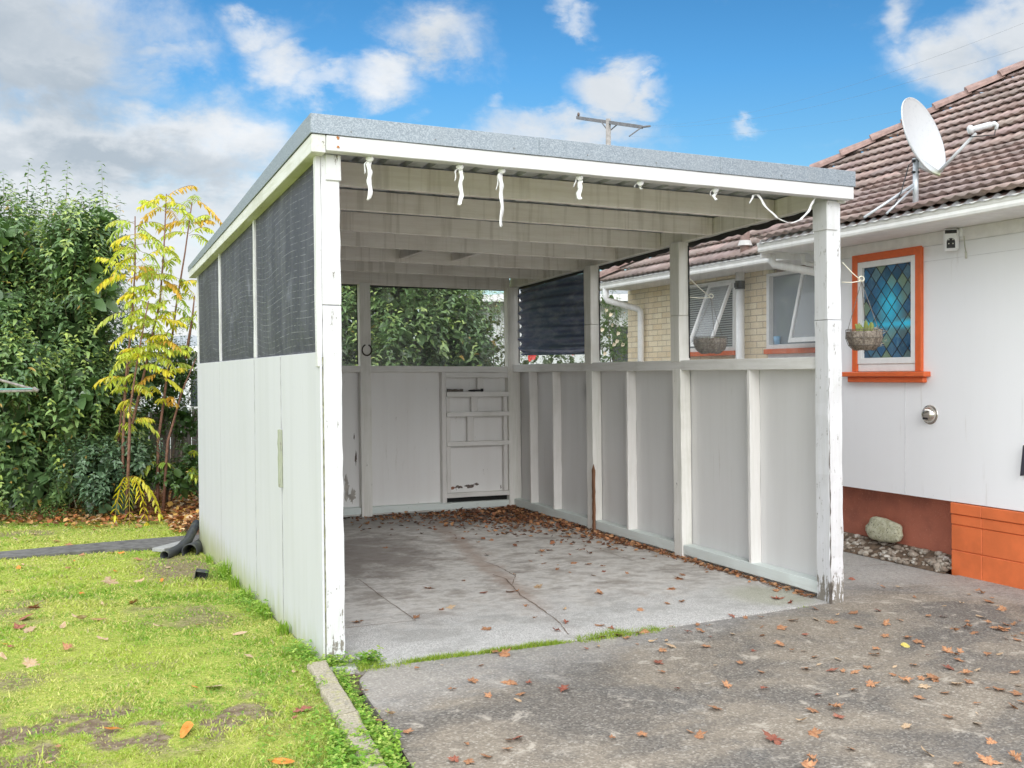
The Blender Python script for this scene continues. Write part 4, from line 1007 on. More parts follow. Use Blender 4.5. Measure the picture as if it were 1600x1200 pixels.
# chrome wall vent
c0 = Vector((XW, .63, 1.20)); M_ = Matrix.Translation(c0) @ Matrix.Rotation(R_(-90), 4, 'Y')
vt = hp('exhaust_vent', simple('polished_steel', (.62, .58, .52), .22, 1.0), lambda b: (b.lathe([(.0, .055), (.03, .052), (.052, .038), (.064, .014), (.066, .0)], 24, M_), b.lathe([(.067, .004), (.076, .004), (.078, .0)], 24, M_)), smooth=True, bevel=0)
hp('vent_slot', m_dark, lambda b: b.tube([c0 + Vector((-.046, -.022, -.028)), c0 + Vector((-.046, .022, -.028))], .010, 8), bevel=0, parent=vt)
settle(hs)
for w_ in hs.children:
    for c in w_.children: pass

# dark fixture at the picture's right edge
mb = MB(); c0 = atX(1600, 722, XW - .02)
mb.hexa([c0 + Vector(p) for p in ((-.02, -.12, -.03), (-.02, .02, -.10), (.02, .02, -.10), (.02, -.12, -.03), (-.02, -.12, .12), (-.02, -.005, .12), (.02, -.005, .12), (.02, -.12, .12))])
tag(mb.build('mail_flap', simple('dark_grey_plastic', (.04, .04, .055), .5), bevel=.003), 'dark grey wall box fixed to white wall at the right edge', 'wall box')

# satellite dish ---------------------------------------------------------------
sd_ = thing('satellite_dish', atD(1430, 328, 7.38), 'round white satellite dish on a galvanised pole at the roof edge', 'satellite dish')
nrm = (RT * .652 + UP * .268 - FW * .709).normalized(); dc = atD(1441, 213, 7.40) 
up2 = (UP - nrm * UP.dot(nrm)).normalized(); s2 = up2.cross(nrm)
M_ = Matrix((( s2.x, up2.x, nrm.x, dc.x), (s2.y, up2.y, nrm.y, dc.y), (s2.z, up2.z, nrm.z, dc.z), (0, 0, 0, 1)))
m_dish, g = newmat('dish_paint'); p = g.pos(); n = g.noise(p, 35, 5, .7)
c = g.mix(g.math('MULTIPLY', g.step(n, .52, .7), .5), (.56, .575, .59), (.42, .45, .475)); z = g.xyz(p)[2]
c = g.mix(g.math('MULTIPLY', g.step(z, 3.02, 2.96), .75), c, (.42, .46, .18)); g.out(g.bsdf(c, .5, spec=.4))
m_pole = simple('galvanised_pole', (.52, .55, .58), .45, .4, var=.15)
mb = MB(); prof = [(r, .062 * (r / .3) ** 2 - .05) for r in (0.001, .06, .12, .18, .24, .285, .298)] + [(.304, .018), (.304, .006), (.296, .002), (.24, -.022), (.12, -.046), (.001, -.056)]
mb.lathe(prof, 48, M_); o = mb.build('reflector', m_dish, sd_, smooth=True)
pb, pt = atD(1430.5, 330, 7.38), atD(1431, 250, 7.38)
mb = MB(); mb.tube([pb, pt], .021, 14); mb.tube([pt, pt + Vector((0, 0, .012))], .026, 14); mb.build('pole', m_pole, sd_, smooth=True)
mb = MB(); mb.tube([atD(1428, 288, 7.38), atD(1350, 340, 7.25)], .010, 8); mb.build('brace', m_pole, sd_, smooth=True)
mb = MB(); mb.tube([atD(1428, 292, 7.38), atD(1385, 334, 7.25)], .008, 8); mb.build('brace', m_pole, sd_, smooth=True)
bc = dc - nrm * .06
mb = MB(); q = [atD(1435, 246, 7.37), atD(1440, 250, 7.36), atD(1466, 268, 7.3), atD(1468, 275, 7.3), atD(1435, 262, 7.37)]
n_ = FW * .02; mb.add([tuple(v - n_) for v in q] + [tuple(v + n_) for v in q], [(0, 1, 2, 3, 4), (9, 8, 7, 6, 5)] + [(i, (i + 1) % 5, 5 + (i + 1) % 5, 5 + i)[::-1] for i in range(5)]); mb.build('mounting_bracket', m_dish, sd_)
mb = MB(); a_, b_ = atD(1468, 268, 7.28), atD(1525, 208, 7.05); mb.tube([a_, b_], [.014, .011], 8); mb.build('feed_arm', m_dish, sd_, smooth=True)
mb = MB(); l0 = atD(1515, 203, 7.05); l1 = atD(1547, 195, 7.02); ld = (l1 - l0).normalized()
mb.tube([l0 - ld * .012, l0, l0 + ld * .02, l0 + ld * .021, l1, l1 + ld * .01], [.024, .033, .030, .02, .022, .018], 16); mb.tube([l1 - ld * .01, l1 + ld * .03, l1 + ld * .045 - UP * .015, l1 + ld * .04 - UP * .045], [.018, .018, .015, .012], 10); mb.build('receiver', simple('receiver_plastic', (.62, .64, .66), .4), sd_, smooth=True)
mb = MB(); mb.tube([l1 + ld * .035 - UP * .04, l1 + ld * .03 - UP * .08, l1 - ld * .02 - UP * .07, l0 - UP * .05], .004, 6); mb.build('cable', m_black, sd_, smooth=True); mb = MB(); mb.tube([atD(1430, 250, 7.35), atD(1420, 258, 7.33), atD(1408, 300, 7.3), atD(1392, 330, 7.28)], .004, 6); mb.build('cable', m_black, sd_, smooth=True)
mb = MB()
for v in (252, 269): mb.tube([atD(1425, v, 7.37), atD(1436, v, 7.37)], .010, 8)
mb.build('pole_clamp', m_black, sd_)
settle(sd_)
# security camera --------------------------------------------------------------
sc_ = thing('security_camera', atX(1487, 378, XW - .05), 'small white security camera under the eave right of the orange window', 'security camera')
c0 = atX(1486, 376, XW - .07)
RC = Matrix.Rotation(R_(40), 3, 'Z')
def cbox(b, y0, y1, z0, z1, x0, x1):
    k = 1.18
    b.hexa([tuple(c0 + RC @ Vector((x * k, y * k, z * k))) for x, y, z in ((x0, y0, z0), (x1, y0, z0), (x1, y1, z0), (x0, y1, z0), (x0, y0, z1), (x1, y0, z1), (x1, y1, z1), (x0, y1, z1))])
m_cam = simple('white_plastic', (.82, .82, .85), .35, var=.02)
mb = MB(); cbox(mb, -.045, .045, -.065, .075, -.02, .03); mb.build('camera_body', m_cam, sc_, bevel=.014)
mb = MB(); cbox(mb, -.035, .035, .044, .066, -.024, -.018); mb.build('sensor_bar', m_black, sc_, bevel=.002)
mb = MB(); mb.lathe([(.0, .012), (.018, .010), (.025, 0.0), (.025, -.01)], 20, Matrix.Translation(c0) @ RC.to_4x4() @ Matrix.Scale(1.18, 4) @ Matrix.Translation((-.02, .0, -.01)) @ Matrix.Rotation(R_(-90), 4, 'Y')); cbox(mb, -.025, .025, -.05, -.01, -.0235, -.018); lens = mb.build('lens_housing', m_black, sc_, smooth=False)
mb = MB()
for a, z in ((-.012, .004), (.012, .004), (-.012, -.022), (.012, -.022)): mb.lathe([(0, .002), (.004, .001), (.005, -.004)], 8, Matrix.Translation(c0) @ RC.to_4x4() @ Matrix.Scale(1.18, 4) @ Matrix.Translation((-.0325, a, z)) @ Matrix.Rotation(R_(-90), 4, 'Y'))
mb.build('lamp', simple('clear_led', (.6, .6, .55), .2), lens, smooth=True)
mb = MB(); cbox(mb, -.075, -.02, .045, .085, .03, .069); cbox(mb, -.07, -.046, .02, .08, .0, .06); mb.build('mounting_arm', m_cam, sc_, bevel=.006)
mb = MB(); q = c0 + Vector((.055, -.07, 0)); mb.tube([q + UP * .03, q + Vector((.005, -.004, -.05)), q + Vector((.006, -.012, -.09))], .004, 6); mb.tube([q + Vector((.006, -.012, -.09)), q + Vector((.006, -.014, -.14))], .008, 8); mb.build('cable', simple('cream_cable', (.55, .54, .46), .5), sc_, smooth=True)
settle(sc_)
for o in list(sc_.children):
    for c in o.children: c.matrix_parent_inverse = Matrix.Identity(4)

# stone and pebbles -------------------------------------------------------------
def rock(b, c, rx, ry, rz, seed, n=14, flat=1.0, M=None, e=.35):
    vs = []; fs = []; r = random.Random(seed); ph = [r.uniform(0, 6) for _ in range(6)]
    m = n // 2
    for i in range(m + 1):
        th = math.pi * i / m
        for k in range(n):
            a = 2 * math.pi * k / n; x, y, z = math.sin(th) * math.cos(a), math.sin(th) * math.sin(a), math.cos(th)
            x, y, z = [math.copysign(abs(q) ** (1 - e), q) for q in (x, y, z)]
            d = 1 + .08 * math.sin(3 * x + ph[0]) + .08 * math.sin(4 * y + ph[1]) + .07 * math.sin(5 * z + ph[2])
            p = Vector((x * rx * d, y * ry * d, z * rz * d)); p = (M @ p if M else p) + Vector(c); vs.append(p)
        if i:
            for k in range(n): fs.append(((i - 1) * n + k, i * n + k, i * n + (k + 1) % n, (i - 1) * n + (k + 1) % n))
    b.add(vs, fs)
mb = MB(); c0 = atX(1377, 830, 5.0); rock(mb, c0 + Vector((.02, 0, .005)), .05, .19, .088, 4, 28, M=Matrix.Rotation(R_(18), 3, 'Y') @ Matrix.Rotation(R_(3), 3, 'X'), e=.5)
tag(mb.build('flat_stone', m_stone, smooth=True), 'flat lichened stone propped against the brown foundation', 'stone')
mb = MB(); r = random.Random(5)
bed = MB(); bed.add([(4.865, .425, -.004), (5.09, .425, .10), (5.09, 1.85, .12), (4.86, 1.9, -.004)], [(0, 1, 2, 3)]); bed.add([(4.86, 1.9, -.004), (5.09, 1.85, .12), (5.48, 1.86, .12), (5.48, 6, .0), (4.86, 6, -.004)], [(0, 1, 2, 3, 4)])
tag(bed.build('soil_strip', m_soil), kind='structure')
peb = []
for i in range(240):
    x = r.uniform(4.87, 5.08); y = r.uniform(.43, 1.95); s = r.choice((.010, .014, .018, .024, .03)); z = (x - 4.865) / .225 * .105 + s * .2
    k = r.uniform(.6, 1.25); rock(mb, (x, y, z), s * r.uniform(.9, 1.4), s * r.uniform(.9, 1.5), s * .7, i, 8, e=.1)
m_peb, g = newmat('river_pebbles'); p = g.pos(); vr = g.n('ShaderNodeTexVoronoi'); g.L.new(p, vr.inputs['Vector']); vr.inputs['Scale'].default_value = 28
c = g.ramp(g.xyz(vr.outputs['Color'])[0], [(0, (.16, .125, .095)), (.5, (.30, .25, .20)), (.8, (.42, .38, .32)), (1, (.56, .53, .48))]); g.out(g.bsdf(c, .7, g.bump(g.noise(p, 90, 4), .3, .003)))
tag(mb.build('pebbles', m_peb, smooth=True), 'river pebbles heaped along the house foundation', 'pebbles', kind='stuff')

# leaf batches ---------------------------------------------------------------------
def leaf_batch(base, dirn, side, length, width, col, fold=.25, droop=.25):
    """arrays: base (n,3), dirn unit, side unit; returns V,F,C : 6-vertex folded leaves"""
    n = len(base); nrm_ = np.cross(side, dirn); L = length[:, None]; W_ = width[:, None]
    dn = np.array([0, 0, -1.0])
    m1 = base + dirn * L * .38 + dn * L * droop * .10
    l1 = m1 + side * W_ * .5 + nrm_ * W_ * fold; r1 = m1 - side * W_ * .5 + nrm_ * W_ * fold
    m2 = base + dirn * L * .75 + dn * L * droop * .42
    l2 = m2 + side * W_ * .34 + nrm_ * W_ * fold * .6; r2 = m2 - side * W_ * .34 + nrm_ * W_ * fold * .6
    tp = base + dirn * L * .98 + dn * L * droop * .85
    V = np.stack([base, m1, l1, r1, m2, l2, r2, tp], 1).reshape(-1, 3)
    f = np.array([[0, 1, 2], [0, 3, 1], [1, 4, 5], [1, 5, 2], [1, 3, 6], [1, 6, 4], [4, 7, 5], [4, 6, 7]])
    F = (np.arange(n)[:, None, None] * 8 + f[None]).reshape(-1, 3)
    return V, F, np.repeat(col, 8, 0)
def unit(a): return a / np.maximum(np.linalg.norm(a, axis=-1, keepdims=True), 1e-9)
def inside(P_, ells):
    s = np.zeros(len(P_))
    for c, r in ells: s = np.maximum(s, 1.6 - np.linalg.norm((P_ - np.array(c)) / np.array(r), axis=1))
    return s # >.6 inside
def crown(ells, n_shoots, per, L, W, cols, seed, shootlen=(.25, .5), zmin=-.25, tipcol=None, inner=3000, upb=.9):
    rs = np.random.RandomState(seed); vols = np.array([np.prod(r) ** (2 / 3) for c, r in ells]); pr = vols / vols.sum()
    pts = []; outd = []
    while sum(len(p) for p in pts) < n_shoots:
        k = rs.choice(len(ells), 4000, p=pr); d = unit(rs.randn(4000, 3)); c = np.array([ells[i][0] for i in k]); r = np.array([ells[i][1] for i in k])
        lump = .84 + .22 * vn.fbm(d[:, 0] * 3 + 9 + k * 3.1, d[:, 2] * 3 + d[:, 1] * 2 + 5, 1.1, 3)
        rad = lump * (1 - .42 * rs.rand(4000) ** 1.7); P_ = c + d * r * rad[:, None]
        ok = (P_[:, 2] > zmin) & (inside(P_, ells) < 1.02)
        pts.append(P_[ok]); outd.append(unit(d * r)[ok])
    P_ = np.concatenate(pts)[:n_shoots]; O = np.concatenate(outd)[:n_shoots]
    sd2 = unit(np.stack([O[:, 0] * .55, O[:, 1] * .55, O[:, 2] * .4 + upb], 1) + rs.randn(n_shoots, 3) * .22)
    sl_ = rs.uniform(*shootlen, n_shoots); hue = rs.rand(n_shoots)
    t = (np.arange(per) + .5) / per; N = n_shoots * per
    base = (P_[:, None] + sd2[:, None] * (sl_[:, None] * (t[None] - .35))[..., None]).reshape(-1, 3)
    axis = np.repeat(sd2, per, 0); e1 = unit(np.cross(axis, rs.randn(N, 3) * .1 + np.array([1, .3, .2]))); e2 = np.cross(axis, e1)
    ang = (np.tile(np.arange(per), n_shoots) * 2.4 + np.repeat(rs.rand(n_shoots) * 6, per)) + rs.randn(N) * .3
    rad = e1 * np.cos(ang)[:, None] + e2 * np.sin(ang)[:, None]
    dirn = unit(rad * 1.0 + axis * (.25 + rs.rand(N) * .5)[:, None] + np.array([0, 0, -.25])); side = unit(np.cross(dirn, axis))
    ln = L * rs.uniform(.65, 1.15, N) * np.tile(1 - .45 * t ** 3, n_shoots); wd = ln * W
    cc = np.array(cols); mixv = np.clip(np.repeat(hue, per) * .75 + rs.rand(N) * .35, 0, .999) * (len(cc) - 1); i0 = mixv.astype(int); fr = (mixv - i0)[:, None]
    col = cc[i0] * (1 - fr) + cc[i0 + 1] * fr
    if tipcol is not None:
        tm = (np.tile(t, n_shoots) > .72) & (np.repeat(hue, per) > .55); col[tm] = col[tm] * .35 + np.array(tipcol) * .65
    col = col * rs.uniform(.65, 1.35, (N, 1)); bad = rs.rand(N) < .012; col[bad] = np.array([.45, .30, .08]); ln = ln * rs.uniform(.7, 1.15, N)
    V, F, Cc = leaf_batch(base, dirn, side, ln, wd, col, .22, rs.uniform(.2, .7, N)[:, None])
    # stems
    q = .0035; o1 = e1.reshape(n_shoots, per, 3)[:, 0] * q; o2 = e2.reshape(n_shoots, per, 3)[:, 0] * q; a = P_ - sd2 * (sl_ * .6)[:, None]; b_ = P_ + sd2 * (sl_ * .62)[:, None]
    SV = np.stack([a + o1, a - o1, b_, a + o2, a - o2, b_], 1).reshape(-1, 3); SF = (np.arange(n_shoots)[:, None, None] * 6 + np.array([[0, 1, 2], [3, 4, 5]])[None]).reshape(-1, 3)
    V2 = [V, SV]; F2 = [F, SF + len(V)]; C2 = [Cc, np.tile([.13, .12, .06], (len(SV), 1))]
    if inner:
        k = rs.choice(len(ells), inner, p=pr); d = unit(rs.randn(inner, 3)); c = np.array([ells[i][0] for i in k]); r = np.array([ells[i][1] for i in k])
        B = c + d * r * rs.uniform(.30, .68, (inner, 1)); B[:, 2] = np.maximum(B[:, 2], zmin); dd = unit(rs.randn(inner, 3)); ss = unit(np.cross(dd, rs.randn(inner, 3)))
        V3, F3, C3 = leaf_batch(B, dd, ss, np.full(inner, L * 1.9), np.full(inner, L * 1.3), np.tile(np.array(cols[1]), (inner, 1)) * rs.uniform(.6, 1.2, (inner, 1)), .1, .2)
        F2.append(F3 + len(V) + len(SV)); V2.append(V3); C2.append(C3)
    return np.concatenate(V2), np.concatenate(F2), np.concatenate(C2)
def E_(u, v, d, ru, rv, rd): # ellipsoid given where it stands; radii in metres
    return (tuple(atD(u, v, d)), (ru, rd, rv))
GREEN = [(.075, .14, .06), (.12, .21, .08), (.19, .30, .11), (.30, .42, .15)]
# big camellia at the left
ct = thing('camellia_tree', (-4.0, 9.6, -.25), 'tall dense glossy green camellia at the left edge of the lawn', 'tree')
el_ = [E_(30, 430, 13.8, 1.15, 1.15, 1.1), E_(120, 450, 13.6, .70, 1.05, .95), E_(-70, 480, 13.9, 1.3, 1.4, 1.2), E_(95, 570, 13.3, 1.0, 1.15, 1.0), E_(20, 650, 13.0, 1.3, 1.0, 1.1), E_(125, 665, 13.3, .62, .85, .8), E_(-150, 560, 13.6, 1.6, 1.6, 1.3), E_(60, 745, 12.9, 1.1, .5, .7)]
def lumps(ells, n, r0, r1, seed, vmin=-9, umax=9999):
    r = random.Random(seed); out = []
    while len(out) < n:
        c, rr = r.choice(ells[:]); d = Vector((r.gauss(0, 1), r.gauss(0, 1) - .5, r.gauss(0, 1))).normalized(); p = Vector(c) + Vector((d.x * rr[0], d.y * rr[1], d.z * rr[2])) * .93
        w_ = p - CAM; u_ = 800 + FPX * w_.dot(RT) / w_.dot(FW)
        if u_ > umax or p.z < vmin or max(1.6 - (Vector(((p.x - a[0]) / b[0], (p.y - a[1]) / b[1], (p.z - a[2]) / b[2]))).length for a, b in ells) > .72: continue
        q = r.uniform(r0, r1); out.append((tuple(p), (q, q, q * r.uniform(.8, 1.2))))
    return out
el_ += lumps(el_, 34, .28, .50, 5, .2)
V0, F0, C0 = crown(el_, 4300, 13, .118, .42, GREEN, 11, (.28, .55), -.2, tipcol=(.42, .50, .10), inner=12000)
# upright shoots breaking the outline
rs = np.random.RandomState(5); BV = [V0]; BF = [F0]; BC = [C0]; base = len(V0)
def shoot(p0, p1, n, L, W, cols, seed, bend=.1):
    rs = np.random.RandomState(seed); p0 = np.array(p0); p1 = np.array(p1); t = (np.arange(n) + .5) / n; ax = unit((p1 - p0)[None])[0]
    B = p0 + (p1 - p0) * t[:, None]; e1 = unit(np.cross(ax, np.array([.3, 1, .2]))[None])[0]; e2 = np.cross(ax, e1); a = np.arange(n) * 2.4 + seed
    rad = e1 * np.cos(a)[:, None] + e2 * np.sin(a)[:, None]; dirn = unit(rad + ax * .45 + np.array([0, 0, -.3])); side = unit(np.cross(dirn, np.tile(ax, (n, 1))))
    ln = L * rs.uniform(.8, 1.15, n) * (1 - .5 * t ** 3); cc = np.array(cols)[rs.randint(0, len(cols), n)] * rs.uniform(.8, 1.2, (n, 1))
    return leaf_batch(B, dirn, side, ln, ln * W, cc, .2, rs.uniform(.3, .8, n)[:, None])
for i, (u, v0, v1) in enumerate([(45, 330, 246), (70, 320, 252), (106, 330, 250), (158, 360, 250), (128, 350, 282), (5, 340, 265), (-15, 340, 270)]):
    a = atD(u + rs.uniform(-6, 6), v0, 13.6); c = atD(u, v1, 13.6); V, F, Cc = shoot(a, c, 26, .12, .40, GREEN[1:], i)
    BV.append(V); BF.append(F + base); BC.append(Cc); base += len(V); st = np.array([a - RT * .006, a + RT * .006, c]); BV.append(st); BF.append(np.array([[0, 1, 2]]) + base); BC.append(np.tile([.15, .13, .07], (3, 1))); base += 3
npmesh('crown', np.concatenate(BV), np.concatenate(BF), m_leaf, ct, np.concatenate(BC))
mb = MB()
for u0, u1, v1, d in ((75, 60, 430, 13.6), (70, 110, 420, 13.5), (80, 30, 480, 13.4), (68, -20, 450, 13.8), (66, 130, 560, 13.3)):
    a = atD(72, 775, 13.4); a.z = -.3; c = atD(u1, v1, d); m_ = a.lerp(c, .45) + Vector((random.uniform(-.15, .15), .1, 0)); mb.tube([a, m_, c], [.06, .045, .012], 8)
mb.build('trunk', m_bark, ct, smooth=True); settle(ct)
# low blue-green bush right of the camellia
lb = thing('young_camellia_bush', atD(190, 780, 12.6), 'low bluish green camellia bush under the yellow leaved tree', 'bush')
V, F, Cc = crown([E_(150, 735, 12.5, .48, .36, .4), E_(205, 715, 12.6, .36, .22, .3), E_(165, 775, 12.3, .4, .22, .3)], 190, 12, .10, .46, [(.05, .10, .055), (.10, .17, .09), (.18, .27, .16)], 12, (.2, .35), -.22, inner=150)
npmesh('foliage', V, F, m_leaf, lb, Cc); mb = MB()
for u in (150, 175, 205): mb.tube([atD(172, 800, 12.6), atD((172 + u) / 2, 770, 12.6), atD(u, 720, 12.6)], [.012, .009, .005], 6)
mb.build('stem', m_bark, lb); settle(lb)
# hedge behind the carport
ht = thing('hedge_tree', atD(640, 740, 13.5), 'tall evergreen tree seen through the clear film over the back wall', 'tree')
el_ = [E_(560, 500, 13.8, .8, 1.5, .9), E_(640, 490, 13.6, .8, 1.25, .9), E_(705, 510, 13.7, .62, .92, .8), E_(480, 500, 13.9, .9, 1.5, 1.0), E_(620, 640, 13.5, 1.3, .9, .9), E_(740, 560, 13.6, .30, .55, .5), E_(600, 430, 13.8, .9, .75, .8)]
el_ += lumps(el_, 22, .25, .42, 8, .2, 715)
V, F, Cc = crown(el_, 2700, 12, .115, .42, GREEN, 21, (.28, .55), -.2, tipcol=(.38, .48, .12), inner=3500)
npmesh('crown', V, F, m_leaf, ht, Cc); mb = MB()
for u in (560, 640, 690): mb.tube([atD(630, 790, 13.6), atD((630 + u) / 2, 640, 13.6), atD(u, 480, 13.6)], [.07, .05, .015], 8)
mb.build('trunk', m_bark, ht, smooth=True); settle(ht)
# small shrub at the back right corner with reddish leaves
def bush(name, ells, n, per, L, W, cols, seed, label, cat, flowers=None, fn=0, fs_=.04, trunkto=None):
    t = thing(name, Vector(ells[0][0]) * 1.0, label, cat); t.location.z = -.25
    V, F, Cc = crown(ells, n, per, L, W, cols, seed, (.15, .35), -.25, inner=n)
    npmesh('foliage', V, F, m_soft, t, Cc); mb = MB(); b0 = Vector(ells[0][0]); b0.z = -.3
    for i, (c, r) in enumerate(ells): mb.tube([b0 + Vector((.03 * i, 0, 0)), b0.lerp(Vector(c), .5) + Vector((.04, .02, 0)), Vector(c)], [.018, .013, .005], 6)
    mb.build('stem', m_bark, t)
    if flowers:
        r = random.Random(seed)
        for i in range(fn):
            c, rr = r.choice(ells); d = Vector((r.gauss(0, 1), -abs(r.gauss(0, 1)) - .5, r.gauss(0, .8))).normalized(); p = Vector(c) + Vector((d.x * rr[0], d.y * rr[1], d.z * rr[2])) * .98
            fm = MB(); 
            for k in range(9):
                a = k * 2.4; rad = fs_ * (.45 + .55 * (k / 9)); s = Vector((math.cos(a), -.35 - .3 * (1 - k / 9), math.sin(a))).normalized(); q = s.cross(Vector((0, 1, 0))).normalized()
                fm.add([p, p + s * rad * .6 + q * rad * .4, p + s * rad, p + s * rad * .6 - q * rad * .4], [(0, 1, 2, 3)])
            fm.build('flower', flowers, t)
    settle(t); return t
m_rose = simple('cream_petals', (.85, .74, .56), .5, var=.08); m_redf = simple('red_petals', (.75, .06, .05), .5); m_whitef = simple('white_petals', (.85, .85, .82), .5, var=.03)
bush('rose_bush', [E_(958, 520, 15.5, .34, .42, .4), E_(965, 560, 15.3, .42, .5, .4), E_(950, 480, 15.6, .16, .35, .3), E_(960, 640, 15.2, .5, .7, .4)], 260, 10, .055, .6, [(.05, .09, .03), (.10, .17, .05), (.18, .25, .09)], 31, 'rose bush with cream flowers beside the brick corner', 'bush', m_rose, 20, .048)
bush('red_leaved_shrub', [E_(770, 520, 13.2, .16, .5, .3), E_(785, 570, 13.1, .3, .4, .3), E_(775, 640, 13.0, .4, .6, .3)], 130, 10, .04, .6, [(.06, .05, .02), (.10, .12, .04), (.16, .18, .06)], 33, 'sparse small leaved shrub by the back right corner post', 'bush')
bush('red_flower_bush', [E_(835, 570, 14.0, .32, .28, .3), E_(880, 572, 14.2, .36, .26, .3), E_(850, 650, 14.0, .6, .6, .4)], 150, 9, .06, .55, [(.06, .10, .04), (.12, .18, .07), (.3, .34, .22)], 35, 'bush with red and white flowers showing below the navy sheet', 'bush', m_redf, 9, .10)
# shrubs near fence (left)
bush('fence_shrub', [E_(255, 625, 13.6, .42, .45, .3), E_(285, 570, 13.7, .26, .40, .3), E_(240, 590, 13.7, .25, .35, .3), E_(290, 660, 13.6, .22, .3, .25)], 330, 9, .06, .5, [(.04, .08, .03), (.07, .14, .04), (.14, .23, .06)], 41, 'small leaved dark green shrub growing over the grey fence', 'bush')
V, F, Cc = crown([E_(250, 745, 12.9, .42, .14, .3), E_(290, 750, 12.8, .3, .18, .3), E_(225, 730, 13.0, .25, .22, .25), E_(300, 720, 13.2, .2, .3, .2)], 170, 9, .085, .6, [(.03, .07, .02), (.06, .12, .03), (.12, .2, .05)], 44, (.12, .25), -.24, inner=80)
tag(npmesh('ground_cover', V, F, m_leaf, None, Cc), 'leafy green ground cover at the foot of the fence', 'ground cover', kind='stuff')
V, F, Cc = crown([E_(30, 800, 12.0, .6, .12, .2), E_(110, 795, 12.1, .5, .10, .2), E_(-60, 800, 12.1, .6, .15, .2)], 120, 8, .05, .5, [(.05, .10, .02), (.12, .2, .04)], 45, (.08, .18), -.24, inner=0)
tag(npmesh('ground_cover', V, F, m_soft, None, Cc), 'small light green weeds along the foot of the camellia', 'ground cover', kind='stuff')

# yellow pinnate tree -------------------------------------------------------------
yt = thing('yellow_leaved_tree', atD(193, 800, 12.4), 'slender tree with yellow and lime feathery leaves between camellia and carport', 'tree')
BV, BF, BC = [], [], []; base = 0; ras = MB()
YEL = [(.78, .64, .05), (.78, .70, .09), (.60, .64, .10), (.54, .60, .12), (.40, .50, .11), (.76, .46, .08)]
def frond(p0, az_, L, droop, colr, seed, up0=.35, npair=10, lf=.105):
    global base
    rs = np.random.RandomState(seed); h = np.array([math.cos(az_), math.sin(az_), 0.0]); n = npair + 1; t = np.linspace(.0, 1, n)
    P_ = np.array(p0) + h * (L * t * (1 - .12 * t))[:, None] + np.array([0, 0, 1.0]) * (L * (up0 * t - droop * t ** 2))[:, None]
    tang = unit(np.gradient(P_, axis=0)); sv = unit(np.cross(tang, np.array([0, 0, 1.0])))
    for off in (sv * .0028, np.array([[0, 0, .0028]] * n)):
        RV = np.stack([P_ - off, P_ + off], 1).reshape(-1, 3); k = np.arange(n - 1)[:, None] * 2
        BV.append(RV); BF.append(np.concatenate([k + np.array([[0, 1, 3]]), k + np.array([[0, 3, 2]])]) + base); BC.append(np.tile(np.array(colr) * .35 + [.15, .03, .02], (2 * n, 1))); base += 2 * n
    B = []; D_ = []; S_ = []; Ln = []
    for i in range(2, n):
        for s in (-1, 1):
            B.append(P_[i]); d = sv[i] * s * 1.0 + tang[i] * .5 + np.array([0, 0, -.8]) + rs.randn(3) * .25; D_.append(d); S_.append(np.cross(d, sv[i] * s + np.array([.1, .2, .9]))); Ln.append(lf * (1 - .35 * abs(i / n - .55) * 2) * rs.uniform(.85, 1.1))
    B.append(P_[-1]); D_.append(tang[-1] + np.array([0, 0, -.4])); S_.append(sv[-1]); Ln.append(lf * .8)
    B = np.array(B); D_ = unit(np.array(D_)); S_ = unit(np.array(S_)); Ln = np.array(Ln); N = len(B)
    c = np.tile(np.array(colr), (N, 1)) * rs.uniform(.8, 1.2, (N, 1)) * (1 + rs.randn(N, 3) * .06)
    V, F, Cc = leaf_batch(B, D_, S_, Ln, Ln * .34, np.clip(c, .01, .85), .15, rs.uniform(.1, .4, N)[:, None])
    BV.append(V); BF.append(F + base); BC.append(Cc); base += len(V)
stems = [([(192, 760), (192, 700), (196, 600), (206, 500), (211, 420), (211, 338)], 12.4), ([(196, 762), (200, 690), (226, 580), (250, 470), (256, 390), (260, 303)], 12.5), ([(246, 742), (247, 690), (258, 610), (275, 480), (289, 395), (300, 316)], 12.7),
         ([(254, 740), (262, 690), (285, 610), (306, 560)], 12.6), ([(197, 760), (202, 690), (203, 640), (215, 560), (232, 470)], 12.2), ([(188, 760), (184, 700), (190, 640), (204, 560)], 12.7), ([(290, 560), (300, 500), (304, 462)], 12.6)]
tm = MB()
for pts, d in stems:
    q = [atD(u, v, d) for u, v in pts]; q[0].z = -.3 if pts[0][1] > 700 else q[0].z; tm.tube(q, list(np.linspace(.022, .007, len(q))), 7)
tm.build('trunk', m_redbark, yt, smooth=True)
